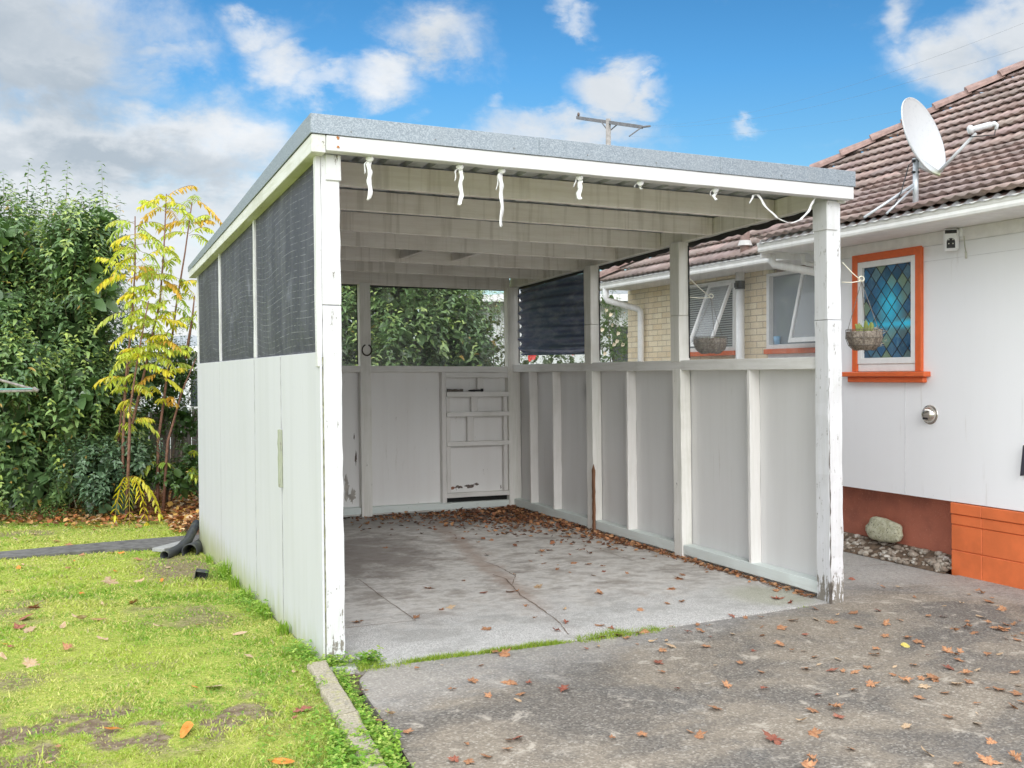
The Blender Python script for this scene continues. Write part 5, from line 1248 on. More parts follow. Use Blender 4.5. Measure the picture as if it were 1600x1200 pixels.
nodes = [(222, 405, 12.3, 3, .34, (3, 4)), (252, 400, 12.5, 4, .34, (2, 3)), (245, 470, 12.3, 5, .36, (3, 2, 0)), (268, 470, 12.6, 4, .34, (3, 4)), (270, 540, 12.5, 4, .34, (3, 2)), (228, 545, 12.2, 5, .38, (0, 2, 1)), (211, 345, 12.4, 6, .44, (2, 3, 4)), (211, 375, 12.4, 5, .48, (0, 2, 3)), (211, 400, 12.4, 5, .46, (0, 1)), (209, 430, 12.4, 4, .42, (0, 1, 5)), (214, 455, 12.3, 5, .40, (0, 2, 3)),
         (230, 475, 12.3, 5, .40, (1, 2, 3)), (258, 312, 12.5, 7, .42, (0, 2, 5)), (298, 322, 12.7, 7, .46, (0, 2, 3, 5)), (296, 350, 12.7, 3, .42, (2, 3)), (250, 440, 12.5, 6, .40, (5, 2, 3)), (238, 500, 12.4, 5, .36, (3, 4, 2)), (262, 520, 12.6, 5, .36, (3, 4)), (280, 430, 12.6, 4, .34, (0, 5, 3)),
         (222, 520, 12.3, 6, .42, (0, 1, 2)), (214, 555, 12.2, 6, .44, (2, 1, 3)), (240, 545, 12.4, 5, .40, (2, 5)), (203, 590, 12.3, 5, .42, (0, 2, 3)), (250, 590, 12.5, 3, .34, (1, 5)), (206, 635, 12.3, 3, .30, (2, 1)), (190, 668, 12.5, 2, .24, (0, 2)), (262, 612, 12.5, 2, .26, (1, 5)), (246, 712, 12.7, 4, .24, (3, 4)), (304, 478, 12.6, 4, .26, (3, 2)), (205, 490, 12.4, 4, .40, (0, 3)), (302, 708, 12.7, 2, .2, (2, 3))]
sdn = 100
for (u, v, d, n, L, cs) in nodes:
    p0 = atD(u, v, d); a0 = random.uniform(0, 6)
    for k in range(n + 1):
        sdn += 1; r = random.Random(sdn); frond(p0 + Vector((0, 0, r.uniform(-.24, .10))), a0 + k * 2 * math.pi / n + r.uniform(-.3, .3), L * r.uniform(.6, 1.15), r.uniform(.30, .65), YEL[r.choice(cs)], sdn, r.uniform(-.1, .75))
p0 = atD(201, 745, 12.0)
for k, (a, L) in enumerate(((-2.1, .36), (-1.6, .50), (-1.1, .44), (-.5, .46))): frond(p0, a, L, 1.5, YEL[1] if k % 2 else YEL[0], 900 + k, .35, 12, .115)
npmesh('crown', np.concatenate(BV), np.concatenate(BF), m_soft, yt, np.concatenate(BC)); settle(yt)

# fence -------------------------------------------------------------------------------
fn = thing('paling_fence', atD(230, 760, 14.6), 'weathered grey paling fence behind the bushes', 'fence')
mb = MB(); A0 = Vector((-9.0, 12.2, -.3)); A1 = Vector((4.2, 10.4, -.3)); d_ = (A1 - A0); n = int(d_.length / .155); dh = d_.normalized(); nn_ = Vector((-dh.y, dh.x, 0)); r = random.Random(3)
for i in range(n):
    p = A0 + dh * (.155 * i); h = 1.28 + r.uniform(-.015, .015); o = nn_ * r.uniform(-.004, .004); a = p + o; c = p + dh * .148 + o; t = nn_ * .018
    mb.hexa([tuple(q) for q in (a, c, c + t, a + t, a + UP * h, c + UP * (h + r.uniform(-.01, .01)), c + t + UP * h, a + t + UP * h)])
mb.build('paling', m_fence, fn)
mb = MB()
for z in (.35, 1.1): a = A0 + UP * z + nn_ * .02; c = A1 + UP * z + nn_ * .02; mb.hexa([tuple(q) for q in (a, c, c + nn_ * .05, a + nn_ * .05, a + UP * .08, c + UP * .08, c + nn_ * .05 + UP * .08, a + nn_ * .05 + UP * .08)])
mb.build('fence_rail', m_fence, fn); settle(fn)

# neighbouring houses --------------------------------------------------------------------
def nhouse(name, c, rot, Lx, Ly, H, roofh, label, wallm, roofm, gut=True, over=.5):
    t = thing(name, c, label, 'house'); T_ = Matrix.Translation(c) @ Matrix.Rotation(rot, 4, 'Z'); f = lambda x, y, z: tuple(T_ @ Vector((x, y, z)))
    mb = MB(f); mb.box(0, 0, -.3, Lx, Ly, H); mb.build('wall', wallm, t)
    mb = MB(f); o = over; mb.add([(-o, -o, H), (Lx + o, -o, H), (Lx + o, Ly + o, H), (-o, Ly + o, H), (Ly / 2, Ly / 2, H + roofh), (Lx - Ly / 2, Ly / 2, H + roofh)], [(3, 2, 1, 0), (0, 1, 5, 4), (1, 2, 5), (2, 3, 4, 5), (3, 0, 4)]); mb.build('roof', roofm, t)
    mb = MB(f); mb.box(-o - .1, -o - .1, H - .02, Lx + o + .1, -o, H + .12); mb.box(-o - .1, -o, H - .02, -o, Ly + o, H + .12); mb.build('gutter', m_trim, t)
    for x in (Lx * .2, Lx * .62):
        mb = MB(f); mb.box(x, -.04, H - 1.5, x + 1.4, -.002, H - .45); wf = mb.build('window', m_trim, t); mb = MB(f); mb.box(x + .06, -.05, H - 1.44, x + 1.34, -.042, H - .51); mb.build('pane', m_glass, wf)
    settle(t); return t
m_nwall = simple('pale_weatherboard', (.68, .71, .70), .6, var=.03); m_nroof = simple('grey_iron_roof', (.30, .32, .33), .5, var=.1)
c = atD(758, 588, 21); c.z = 0
nhouse('neighbour_house', c, -A - R_(3), 13, 7, 3.05, 1.1, 'pale neighbour house behind the back right corner of the carport', m_nwall, m_nroof)
c = atD(60, 588, 26); c.z = -.2
nhouse('neighbour_house', c, -A + R_(4), 6.2, 6, 2.35, .55, 'grey roofed neighbour house glimpsed left of the carport behind the trees', m_nwall, m_nroof)

# power pole ---------------------------------------------------------------------------------
pp_ = thing('power_pole', atD(950, 560, 30), 'wooden power pole with crossarm rising behind the carport roof', 'power pole'); pp_.location.z = -.3
m_pw = simple('grey_pole_wood', (.30, .28, .26), .9, bumps=.4, var=.2)
pt = atD(950.5, 186, 30); mb = MB(); mb.tube([(pt.x, pt.y, -.4), (pt.x, pt.y, pt.z)], [.13, .075], 12); mb.build('pole', m_pw, pp_, smooth=True)
a, c = atD(902, 184, 31.0), atD(1003, 198.5, 29.0); d_ = (c - a).normalized(); s = Vector((0, 0, .05)); t = d_.cross(UP).normalized() * .05
mb = MB(); mb.hexa([tuple(q) for q in (a - s - t, c - s - t, c - s + t, a - s + t, a + s - t, c + s - t, c + s + t, a + s + t)]); m_arm = simple('dark_arm', (.15, .15, .16), .7, var=.2); mb.build('crossarm', m_arm, pp_)
mb = MB(); mb.tube([atD(939, 190, 30.1), atD(949, 203, 30)], .02, 6); mb.tube([atD(965, 194, 29.9), atD(952, 205, 30)], .02, 6); mb.tube([c, atD(1016, 197, 28.8)], .03, 6); mb.tube([c, atD(983, 213, 28.9)], .022, 6); mb.build('brace', m_arm, pp_)
mb = MB()
for k in (0.02,): q = a.lerp(c, k) + UP * .05; mb.lathe([(.0, .12), (.03, .11), (.045, .05), (.03, 0), (0, 0)], 10, Matrix.Translation(q))
mb.build('insulator', simple('brown_ceramic', (.12, .08, .06), .3), pp_, smooth=True); settle(pp_)
m_wire = simple('wire', (.18, .2, .22), .6)
for i, (p0, p1) in enumerate(((atD(1016, 197, 28.8), atD(1640, 20, 14)), (atD(1003, 198, 29), atD(1640, 60, 13)), (atD(983, 213, 28.9), atD(1640, 120, 18)))):
    mb = MB(); mb.tube([p0.lerp(p1, k / 14) - UP * (.35 * 4 * (k / 14) * (1 - k / 14)) for k in range(15)], .0014, 4)
    tag(mb.build('power_line', m_wire, smooth=True), ['highest thin power line crossing the sky to the right', 'middle thin power line crossing the sky', 'lowest thin power line passing behind the dish'][i], 'power line', 'power lines')

# hanging baskets ---------------------------------------------------------------------------
m_coir, g = newmat('coir_liner'); p = g.pos(); n = g.noise(p, 70, 6, .75); c = g.mix(g.step(n, .35, .65), (.10, .075, .055), (.34, .29, .24)); g.out(g.bsdf(c, .95, g.bump(n, 1.0, .01)))
m_wirew = simple('basket_wire', (.14, .12, .10), .6, .3); m_rope = simple('cream_rope', (.72, .68, .55), .8)
def basket(c, R0, H0, ring, anchors, label, seed, cact):
    t = thing('hanging_basket', c, label, 'hanging basket', 'hanging baskets'); r = random.Random(seed)
    mb = MB(); n = 36; prof = [(.55, -1), (.85, -.75), (1.0, -.35), (1.0, 0), (.92, 0), (.85, -.15), (.0, -.18)]; vs = []; fs = []
    for i, (a, z) in enumerate(prof):
        for k in range(n):
            th = 2 * math.pi * k / n; q = 1 + (.05 * math.sin(th * 7 + i) + r.uniform(-.03, .03)); vs.append(Vector((math.cos(th) * R0 * a * q, math.sin(th) * R0 * a * q, z * H0 * (1 + r.uniform(-.04, .04)))) + c)
        if i:
            for k in range(n): fs.append(((i - 1) * n + k, (i - 1) * n + (k + 1) % n, i * n + (k + 1) % n, i * n + k))
    fs.append(tuple(range(n))[::-1]); mb.add(vs, fs); mb.build('liner', m_coir, t, smooth=True)
    mb = MB()
    for z, a in ((.03, 1.04), (-.35, 1.06), (-.75, .9)): mb.tube([c + Vector((math.cos(x) * R0 * a, math.sin(x) * R0 * a, z * H0 if z < 0 else .012)) for x in np.linspace(0, 2 * math.pi, 25)], .0025, 5)
    for k in range(8): x = k * math.pi / 4; mb.tube([c + Vector((math.cos(x) * R0 * a, math.sin(x) * R0 * a, z)) for a, z in ((1.04, .012), (1.06, -.35 * H0), (.9, -.75 * H0), (.58, -1.02 * H0))], .002, 5)
    mb.build('wire_frame', m_wirew, t)
    mb = MB()
    for k in range(3): x = k * 2.1 + .7; mb.tube([c + Vector((math.cos(x) * R0, math.sin(x) * R0, .012)), ring], .0022, 5)
    mb.build('chain', m_wirew, t)
    mb = MB(); mb.tube([ring + RT * math.cos(x) * .018 + UP * (.018 + math.sin(x) * .018) for x in np.linspace(-1.5, 4.2, 14)], .004, 6)
    for an in anchors: mb.tube([ring + UP * .005, ring.lerp(an, .5) - UP * .004, an], .0035, 6)
    mb.build('rope', m_rope, t, smooth=True)
    mb = MB(); n0 = 0
    if cact:
        for k in range(9):
            p0 = c + Vector((r.uniform(-.75, .2) * R0, r.uniform(-.6, .5) * R0, -.01)); h = r.uniform(.02, .05); rock(mb, p0 + UP * h * .7, .020, .009, h, k, 10, e=0, M=Matrix.Rotation(r.uniform(-.5, .5), 3, 'Y') @ Matrix.Rotation(r.uniform(0, 3), 3, 'Z'))
        mb.c = [(.30, .34, .10)] * len(mb.v)
    for k in range(150 if cact else 120):
        a = r.uniform(0, 6.28); q = r.uniform(0, .95) * R0; p0 = c + Vector((math.cos(a) * q, math.sin(a) * q, -.012)); d_ = Vector((r.gauss(0, .6), r.gauss(0, .6), 1)).normalized(); L = r.uniform(.02, .045); s = d_.orthogonal().normalized() * .004
        cc = r.choice(((.30, .33, .10), (.22, .28, .08), (.42, .40, .20))); mb.add([p0 - s, p0 + s, p0 + d_ * L], [(0, 1, 2)], cc)
    if cact:
        for k in range(260):
            p0 = c + Vector((.75 * R0 + r.gauss(0, .012), r.gauss(0, .03), r.uniform(-.8, .2) * H0)); d_ = (Vector((1, -.4, 0)) + Vector((r.gauss(0, .6), r.gauss(0, .6), r.gauss(0, .7)))).normalized(); s = d_.orthogonal().normalized() * .0018; mb.add([p0 - s, p0 + s, p0 + d_ * r.uniform(.03, .06)], [(0, 1, 2)], (.55, .45, .36))
    mb.build('plants', m_soft, t, col=True); settle(t)
basket(atD(1350, 518, 6.75), .112, .125, atD(1346, 440, 6.75), [atD(1316, 410, 6.72), atD(1316, 441, 6.72)], 'coir hanging basket of succulents in front of the stained glass window', 3, True)
basket(atD(1110, 529, 8.45), .135, .125, atD(1111, 466, 8.45), [atD(1074, 432, 8.3), atD(1074, 464, 8.3)], 'mossy hanging basket seen through film in front of the brick wing', 5, False)

# black pipes by the left wall -----------------------------------------------------------------
m_pipe, g = newmat('black_drain_pipe'); p = g.pos(); n = g.noise(p, 6, 5, .6); c = g.mix(g.step(n, .5, .7), (.035, .038, .042), (.14, .15, .10)); g.out(g.bsdf(c, .5, g.bump(g.noise(p, 40, 4), .2, .003)))
def ptube(pts, r, name, label, thick=.007):
    mb = MB(); P_ = [Vector(p) for p in pts]; mb.tube(P_, r, 20, False)
    mb2 = MB(); mb2.tube(P_, r - thick, 20, False); mb.add(mb2.v, [f[::-1] for f in mb2.f])
    for e in (0, len(P_) - 1):
        b0 = e * 20; b1 = len(mb2.v) + e * 20
        mb.f += [(b0 + k, b0 + (k + 1) % 20, b1 + (k + 1) % 20, b1 + k)[::(1 if e else -1)] for k in range(20)]
    return tag(mb.build(name, m_pipe, smooth=True), label, 'pipe')
ptube([atD(257, 868, 9.45), atD(268, 864, 9.6), atD(282, 856, 9.75), atD(293, 845, 9.95), atD(301, 830, 10.2), atD(307, 818, 10.4)], .045, 'bent_drain_pipe', 'bent black drain pipe lying from the wall corner onto the lawn')
ptube([atD(296, 862, 9.65), atD(310, 856, 10.1), atD(316, 852, 10.4)], .075, 'drain_pipe_stub', 'short wide black pipe stub beside the bent pipe', .01)
mb = MB(); c0 = atD(313, 903, 8.15); M_ = Matrix.Translation(c0) @ Matrix.Rotation(-A + .2, 4, 'Z') @ Matrix.Rotation(R_(12), 4, 'Y')
Tm = lambda x, y, z: tuple(M_ @ Vector((x, y, z)))
mb = MB(Tm); mb.box(-.05, 0, -.05, -.043, .12, .05); mb.box(.043, 0, -.05, .05, .12, .05); mb.box(-.043, 0, -.05, .043, .12, -.043); mb.box(-.043, 0, .043, .043, .12, .05); mb.box(-.043, .113, -.043, .043, .12, .043)
tag(mb.build('square_plant_pot', m_pipe, bevel=.004), 'small black square pot lying on its side in the grass by the wall', 'pot')
mb = MB(); a, c = atD(247, 866, 9.75), atD(292, 858, 10.2); a.z = c.z = -.215; s = (c - a).cross(UP).normalized() * .07
mb.hexa([tuple(q) for q in (a - s, c - s, c + s, a + s, a - s + UP * .035, c - s + UP * .035, c + s + UP * .035, a + s + UP * .035)])
tag(mb.build('paving_offcut', simple('pale_grey_slab', (.34, .34, .33), .8, bumps=.4), bevel=.004), 'flat grey paving offcut lying beneath the bent black pipe', 'slab')

# clothes line arm --------------------------------------------------------------------------------
cl = thing('clothes_line', atD(-160, 700, 6.5), 'rusty clothes line arm reaching in from the left edge', 'clothes line'); cl.location.z = -.02
m_rust = simple('rusty_grey_steel', (.30, .27, .25), .7, .2, var=.35, scale=40)
tip = atD(58, 610, 6.5)
mb = MB(); mb.tube([tip, atD(-150, 552, 6.7)], .009, 8); mb.tube([tip, atD(-150, 616, 6.5)], .009, 8); mb.tube([atD(52, 607, 6.5), atD(59, 611, 6.5)], .014, 8); mb.build('arm', m_rust, cl, smooth=True)
mb = MB(); p = atD(-150, 540, 6.6); mb.tube([(p.x, p.y, -.05), (p.x, p.y, 1.9)], .025, 12); mb.build('post', m_rust, cl, smooth=True)
mb = MB(); mb.tube([tip + Vector((0, 0, .012)), atD(-150, 611, 6.4)], .004, 6); mb.build('green_line', simple('green_cord', (.15, .38, .33), .6), cl); settle(cl)

# ================================================================== GRASS
rs = np.random.RandomState(1)
def grass(n, dmin, dmax, hmin, hmax, wpx, seed, u0=-140, u1=560):
    rs = np.random.RandomState(seed); d = np.exp(rs.uniform(math.log(dmin), math.log(dmax), n)); u = rs.uniform(u0, u1, n)
    r = (u - 800) / FPX; X_ = CAM.x + d * (FW.x + RT.x * r); Y_ = CAM.y + d * (FW.y + RT.y * r)
    ok = (X_ < kerb_x(Y_) - .004) & (Y_ < 9.6) & ~((Y_ > 7.5 + .62 * np.maximum(0, -(X_ + .85)) + .3 * vn.fbm(X_, Y_, 4, 2)) & (rs.rand(n) < .93)) & ~((Y_ > 5.55) & (Y_ < 6.15) & (X_ > -1.9)) 
    path_ok = ~((X_ < -1.8) & (Y_ > 5.55 + (X_ + 1.85) * .115) & (Y_ < 5.93 + (X_ + 1.85) * .125))
    P_ = patch(X_, Y_); ok &= path_ok & (rs.rand(n) > P_ * .86)
    # thin in the narrow overlap with kerb
    X_, Y_, d = X_[ok], Y_[ok], d[ok]; n = len(X_); Z_ = lawn_z(X_, Y_)
    kind = vn.fbm(X_ + 3, Y_ + 8, 2.2, 3); tuft = vn.fbm(X_ + 70, Y_ + 20, 6.0, 2)
    wallnear = np.exp(-np.maximum(0, -X_) / .10) * (Y_ > 0)
    h = (hmin + (hmax - hmin) * rs.rand(n)) * (.6 + .9 * np.clip((tuft - .35) * 2.5, 0, 1)) * (1 + 1.2 * wallnear * np.clip((vn.fbm(X_, Y_ + 40, 3, 2) - .4) * 4, 0, 1))
    a = rs.rand(n) * 6.283; w_ = d * wpx / FPX * rs.uniform(.7, 1.4, n); lean = rs.uniform(.2, 1.1, n)
    s = np.stack([np.cos(a), np.sin(a), 0 * a], 1) * w_[:, None] / 2; b_ = rs.rand(n) * 6.283; ld = np.stack([np.cos(b_) * lean, np.sin(b_) * lean, np.ones(n)], 1); ld = unit(ld)
    B = np.stack([X_, Y_, Z_ - .004], 1); m1 = B + ld * h[:, None] * .55; ld2 = unit(ld + np.stack([np.cos(b_), np.sin(b_), -.3 + 0 * b_], 1) * .5); tp = m1 + ld2 * h[:, None] * .5
    V = np.stack([B - s, B + s, m1 + s * .8, m1 - s * .8, tp], 1).reshape(-1, 3)
    F1 = np.arange(n)[:, None, None] * 5 + np.array([[0, 1, 2], [0, 2, 3], [3, 2, 4]])[None]
    g1 = np.array([.25, .40, .06]); g2 = np.array([.45, .53, .11]); g3 = np.array([.60, .58, .21]); g4 = np.array([.46, .38, .24])
    t = np.clip((kind - .35) / .3, 0, 1)[:, None]; col = g1 * (1 - t) + g2 * t; yl = (rs.rand(n) < .25 + .35 * (vn.fbm(X_ + 9, Y_ + 60, .9, 3) > .5))[:, None]; col = np.where(yl, g3, col); col = np.where((rs.rand(n) < .05)[:, None], g4, col)
    col = col * rs.uniform(.75, 1.25, (n, 1))
    return V, F1.reshape(-1, 3), np.repeat(col, 5, 0)
VV, FF, CC, bs = [], [], [], 0
for a in ((150000, 2.9, 7.5, .008, .022, 2.2, 1), (75000, 7.0, 15.5, .014, .035, 2.2, 2), (3500, 3.0, 9.5, .025, .045, 2.2, 3), (60000, 3.0, 14.0, .012, .034, 3.4, 4, -1500, -140)):
    V, F, Cc = grass(*a); VV.append(V); FF.append(F + bs); CC.append(Cc); bs += len(V)
tag(npmesh('grass', np.concatenate(VV), np.concatenate(FF), m_grass, None, np.concatenate(CC)), 'short bright green mossy grass', 'grass', kind='stuff')

# clover and weeds: round leaflets in threes
def clover(pts, seed, size=(.008, .015), h=(.01, .05), cols=((.18, .36, .045), (.30, .48, .06), (.42, .54, .12))):
    rs = np.random.RandomState(seed); V, F, Cc = [], [], []; b_ = 0
    for (x, y, z0, s0) in pts:
        hh = rs.uniform(*h) * s0; a0 = rs.rand() * 6.28; tilt = rs.uniform(-.4, .4, 2); c = np.array(cols[rs.randint(len(cols))]) * rs.uniform(.8, 1.2); L = rs.uniform(*size) * (.6 + .5 * s0)
        ctr = np.array([x, y, z0 + hh]); st = .0012
        V += [ctr + [-st, 0, -hh], ctr + [st, 0, -hh], ctr]; F.append((b_, b_ + 1, b_ + 2)); Cc += [c * .8] * 3; b_ += 3
        for k in range(3):
            a = a0 + k * 2.094; d = np.array([math.cos(a), math.sin(a), tilt[0] * math.cos(a) + tilt[1] * math.sin(a)]); s = np.array([-math.sin(a), math.cos(a), .15])
            V += [ctr, ctr + d * L * .5 + s * L * .45, ctr + d * L + s * L * .25, ctr + d * L - s * L * .25, ctr + d * L * .5 - s * L * .45]; F += [(b_, b_ + 2, b_ + 1), (b_, b_ + 3, b_ + 2), (b_, b_ + 4, b_ + 3)]; Cc += [c] * 5; b_ += 5
    return V, F, Cc
cpts = []
def scatter(u0, u1, v0, v1, n, s0=1.0, z=0.0, cond=None):
    for _ in range(n):
        p = atZ(rs.uniform(u0, u1), rs.uniform(v0, v1), z)
        if cond is None or cond(p): cpts.append((p.x, p.y, z - .005, s0 * rs.uniform(.6, 1.2)))
for _ in range(900):                                         # broad leaved weeds through the lawn
    p = atZ(rs.uniform(-60, 520), rs.uniform(900, 1230), -.03)
    if p.x < float(kerb_x(np.array(p.y))) - .03 and vn.fbm(np.array(p.x), np.array(p.y), 3.0, 2) > .5: cpts.append((p.x, p.y, float(lawn_z(np.array(p.x), np.array(p.y))) + .004, rs.uniform(.3, .7)))
for _ in range(700):                                         # creeping over the kerb stones
    y = rs.uniform(-1.9, -.1); e = rs.choice([-.012, .105]); x = float(kerb_x(np.array(y))) + e + rs.randn() * .016; q = vn.fbm(np.array(y), np.array(7.), 5.0, 2)
    if q > .45: cpts.append((x, y, .0, rs.uniform(.6, 1.1)))
nk = lambda p: p.x < float(kerb_x(np.array(p.y))) - .01 or (p.x > -.02 + .085 * (p.y + .1) and p.x < .06 + .09 * (p.y + .3))
scatter(515, 625, 1150, 1230, 900, 1.1); scatter(470, 560, 1110, 1230, 250, 1.0, cond=lambda p: p.x < float(kerb_x(np.array(p.y))) - .02)                      # thick patch at the bottom
scatter(400, 540, 1040, 1230, 450, .5, cond=lambda p: p.x < float(kerb_x(np.array(p.y))) - .02)
for _ in range(1100):                                         # strip between kerb and driveway
    y = rs.uniform(-2.2, -.14); x = float(kerb_x(np.array(y))) + .09 + abs(rs.randn()) * .035 + .01
    if x < .02 + .10 * math.exp(-(y + .14) * -1.2) or rs.rand() < .3: cpts.append((x, y, -.012, .45 + .3 * rs.rand()))
for _ in range(260):                                          # tuft at the foot of the left post
    cpts.append((.02 + rs.randn() * .06, -.06 + rs.randn() * .025, -.01, rs.uniform(.5, 1.3)))
for _ in range(170): cpts.append((.20 + rs.randn() * .035, -.12 + rs.randn() * .02, -.01, rs.uniform(.8, 1.7)))
for _ in range(1300):                                         # along the foot of the left wall
    y = rs.uniform(.05, 3.6); q = vn.fbm(np.array(y), np.array(2.0), 2.0, 2)
    if q > .5: cpts.append((-.02 - abs(rs.randn()) * .07, y, float(lawn_z(np.array(-.05), np.array(y))), rs.uniform(.4, 1.8) * float(q) * 1.5))
V, F, Cc = clover(cpts, 2); tag(npmesh('clover', np.array(V), np.array(F), m_grass, None, np.array(Cc)), 'bright green clover and small weeds along kerb and wall', 'clover', kind='stuff')
# moss in the joint between slab and driveway
def blades(pts, seed, hr=(.012, .03), cols=((.30, .42, .05), (.22, .34, .04), (.42, .48, .10))):
    rs = np.random.RandomState(seed); n = len(pts); B = np.array([p[:3] for p in pts]); s0 = np.array([p[3] for p in pts]); a = rs.rand(n) * 6.28; h = rs.uniform(*hr, n) * s0; s = np.stack([np.cos(a), np.sin(a), 0 * a], 1) * .0022
    tp = B + np.stack([rs.randn(n) * .45, rs.randn(n) * .45, np.ones(n)], 1) * h[:, None]; V = np.stack([B - s, B + s, tp], 1).reshape(-1, 3); F = np.arange(3 * n).reshape(-1, 3); c = np.array(cols)[rs.randint(0, len(cols), n)] * rs.uniform(.8, 1.2, (n, 1)); return V, F, np.repeat(c, 3, 0)
mp = []
for _ in range(7500):
    x = rs.uniform(.13, 3.3); q = float(vn.fbm(np.array(x), np.array(5.5), 2.6, 3)) + (.18 if 1.42 < x < 1.98 else 0) + (.22 if x < .75 else 0) - (.15 if x > 2.1 else 0)
    if rs.rand() < (q - .42) * 4: mp.append((x, float(np.interp(x, [q[0] for q in JL], [q[1] for q in JL])) - .005 + rs.randn() * (.010 + .02 * (1.4 < x < 1.98 or x < .4)), -.006, .4 + max(0, q - .45) * 2.6))
V, F, Cc = blades(mp, 4); tag(npmesh('joint_moss', V, F, m_grass, None, Cc), 'moss and grass growing in the joint before the carport floor', 'moss', kind='stuff')
# tall grass tufts along the wall
def tuft(x, y, n, h, label, seed, group):
    rs = np.random.RandomState(seed); z = float(lawn_z(np.array(x), np.array(y))); V, F, Cc = [], [], []
    for i in range(n):
        a = rs.rand() * 6.28; l = rs.uniform(.05, .55); hh = h * rs.uniform(.5, 1.0); b0 = np.array([x + rs.randn() * .025, y + rs.randn() * .05, z - .01]); s = np.array([-math.sin(a), math.cos(a), 0]) * .004; d = np.array([math.cos(a) * l, math.sin(a) * l, 1.0]); 
        if b0[0] > -.012: b0[0] = -.02
        if d[0] > .1: d[0] = -d[0]
        m1 = b0 + d * hh * .5; tp = m1 + (d + np.array([math.cos(a) * .4 * -abs(np.sign(d[0])), math.sin(a) * .4, -.35])) * hh * .45; k = len(V); V += [b0 - s, b0 + s, m1 + s * .7, m1 - s * .7, tp]; F += [(k, k + 1, k + 2), (k, k + 2, k + 3), (k + 3, k + 2, k + 4)]; Cc += [np.array([.24, .38, .04]) * rs.uniform(.7, 1.3)] * 5
    tag(npmesh('grass_tuft', np.array(V), np.array(F), m_grass, None, np.array(Cc)), label, 'grass tuft', group)
gt = 'grass tufts along the left wall'
tuft(-.035, 3.25, 60, .26, 'tallest grass tuft growing against the mint wall near the square pot', 1, gt)
tuft(-.04, 2.2, 50, .15, 'grass tuft against the mint wall in front of the tallest one', 2, gt)
tuft(-.04, 1.45, 70, .13, 'leafy grass tuft against the mint wall under the batten handle', 3, gt)
tuft(-.04, 2.75, 60, .17, 'grass tuft against the mint wall just before the tallest one', 7, gt)
tuft(-.045, .85, 70, .12, 'low grass tuft against the mint wall nearest the left front post', 8, gt)
tuft(-.05, 4.3, 40, .13, 'thin grass tuft at the wall between the pipes', 5, gt)

# ================================================================== FALLEN LEAVES
def maple_mesh(name, seed, lobed=True, curl=.5):
    r = random.Random(seed); n = 30; rim = []; LB = [r.uniform(.15, .5) for _ in range(5)]
    for k in range(n):
        a = 2 * math.pi * k / n
        if lobed: rad = .40 + LB[int(round(a * 5 / math.pi)) % 10 // 2 % 5] * abs(math.cos(a * 2.5)) ** 1.6 + .10 * math.cos(a * 15) + r.uniform(-.04, .04); rad *= (.8 + .3 * (math.cos(a) > -.5))
        x, y = (math.cos(a) * rad, math.sin(a) * rad) if lobed else (math.cos(a) * .62, math.sin(a) * .30 * (1 - .25 * math.cos(a)) + r.uniform(-.012, .012))
        rim.append((x, y))
    ax_ = r.uniform(0, 3.14); bx = r.uniform(-1, 1); vs = []
    def zf(x, y): u_ = x * math.cos(ax_) + y * math.sin(ax_); v_ = -x * math.sin(ax_) + y * math.cos(ax_); return curl * (.55 * u_ * u_ + bx * .25 * v_ * v_ * v_ + .12 * math.sin(7 * v_ + seed)) + .02
    vs.append((0, 0, zf(0, 0))); m = len(rim)
    for s in (.55, 1.0): vs += [(x * s, y * s, zf(x * s, y * s)) for x, y in rim]
    fs = [(0, 1 + k, 1 + (k + 1) % m) for k in range(m)] + [(1 + k, 1 + m + k, 1 + m + (k + 1) % m, 1 + (k + 1) % m) for k in range(m)]
    zmin = min(v[2] for v in vs); k = len(vs)
    vs = [(x, y, z - zmin) for x, y, z in vs]
    vs += [(-.1, -.012, .02), (-.1, .012, .02), (-.95, .05, .06)]; fs.append((k, k + 1, k + 2))
    me = bpy.data.meshes.new(name); me.from_pydata(vs, [], fs); me.polygons.foreach_set('use_smooth', [True] * len(fs)); return me
def leafm(name, c1, c2):
    m, g = newmat(name); p = g.n('ShaderNodeTexCoord').outputs['Object']; n = g.noise(p, 3.5, 5, .6); oi = g.n('ShaderNodeObjectInfo').outputs['Random']
    c = g.mix(g.step(n, .35, .65), c1, c2); c = g.mix(g.math('MULTIPLY', oi, .5), c, tuple(x * .45 for x in c1)); g.out(g.bsdf(c, .6, g.bump(n, .4, .1), spec=.35)); return m
ml = {'brown': leafm('brown_leaf', (.40, .17, .08), (.62, .33, .17)), 'orange': leafm('orange_leaf', (.70, .22, .03), (.72, .34, .06)), 'red': leafm('red_leaf', (.30, .08, .05), (.46, .19, .12)), 'pale': leafm('pale_leaf', (.62, .40, .22), (.66, .50, .34)), 'yellow': leafm('yellow_leaf', (.80, .62, .12), (.84, .74, .26))}
meshes = {}
for cn in ml:
    for s in range(7):
        lob = cn in ('brown', 'red') or (cn == 'pale' and s < 2); me = maple_mesh('fallen_leaf', s * 7 + len(cn), lob, (.25, .5, .8, 1.1, .35, .15, .65)[s]); me.materials.append(ml[cn]); meshes[cn, s] = me
lr = random.Random(9)
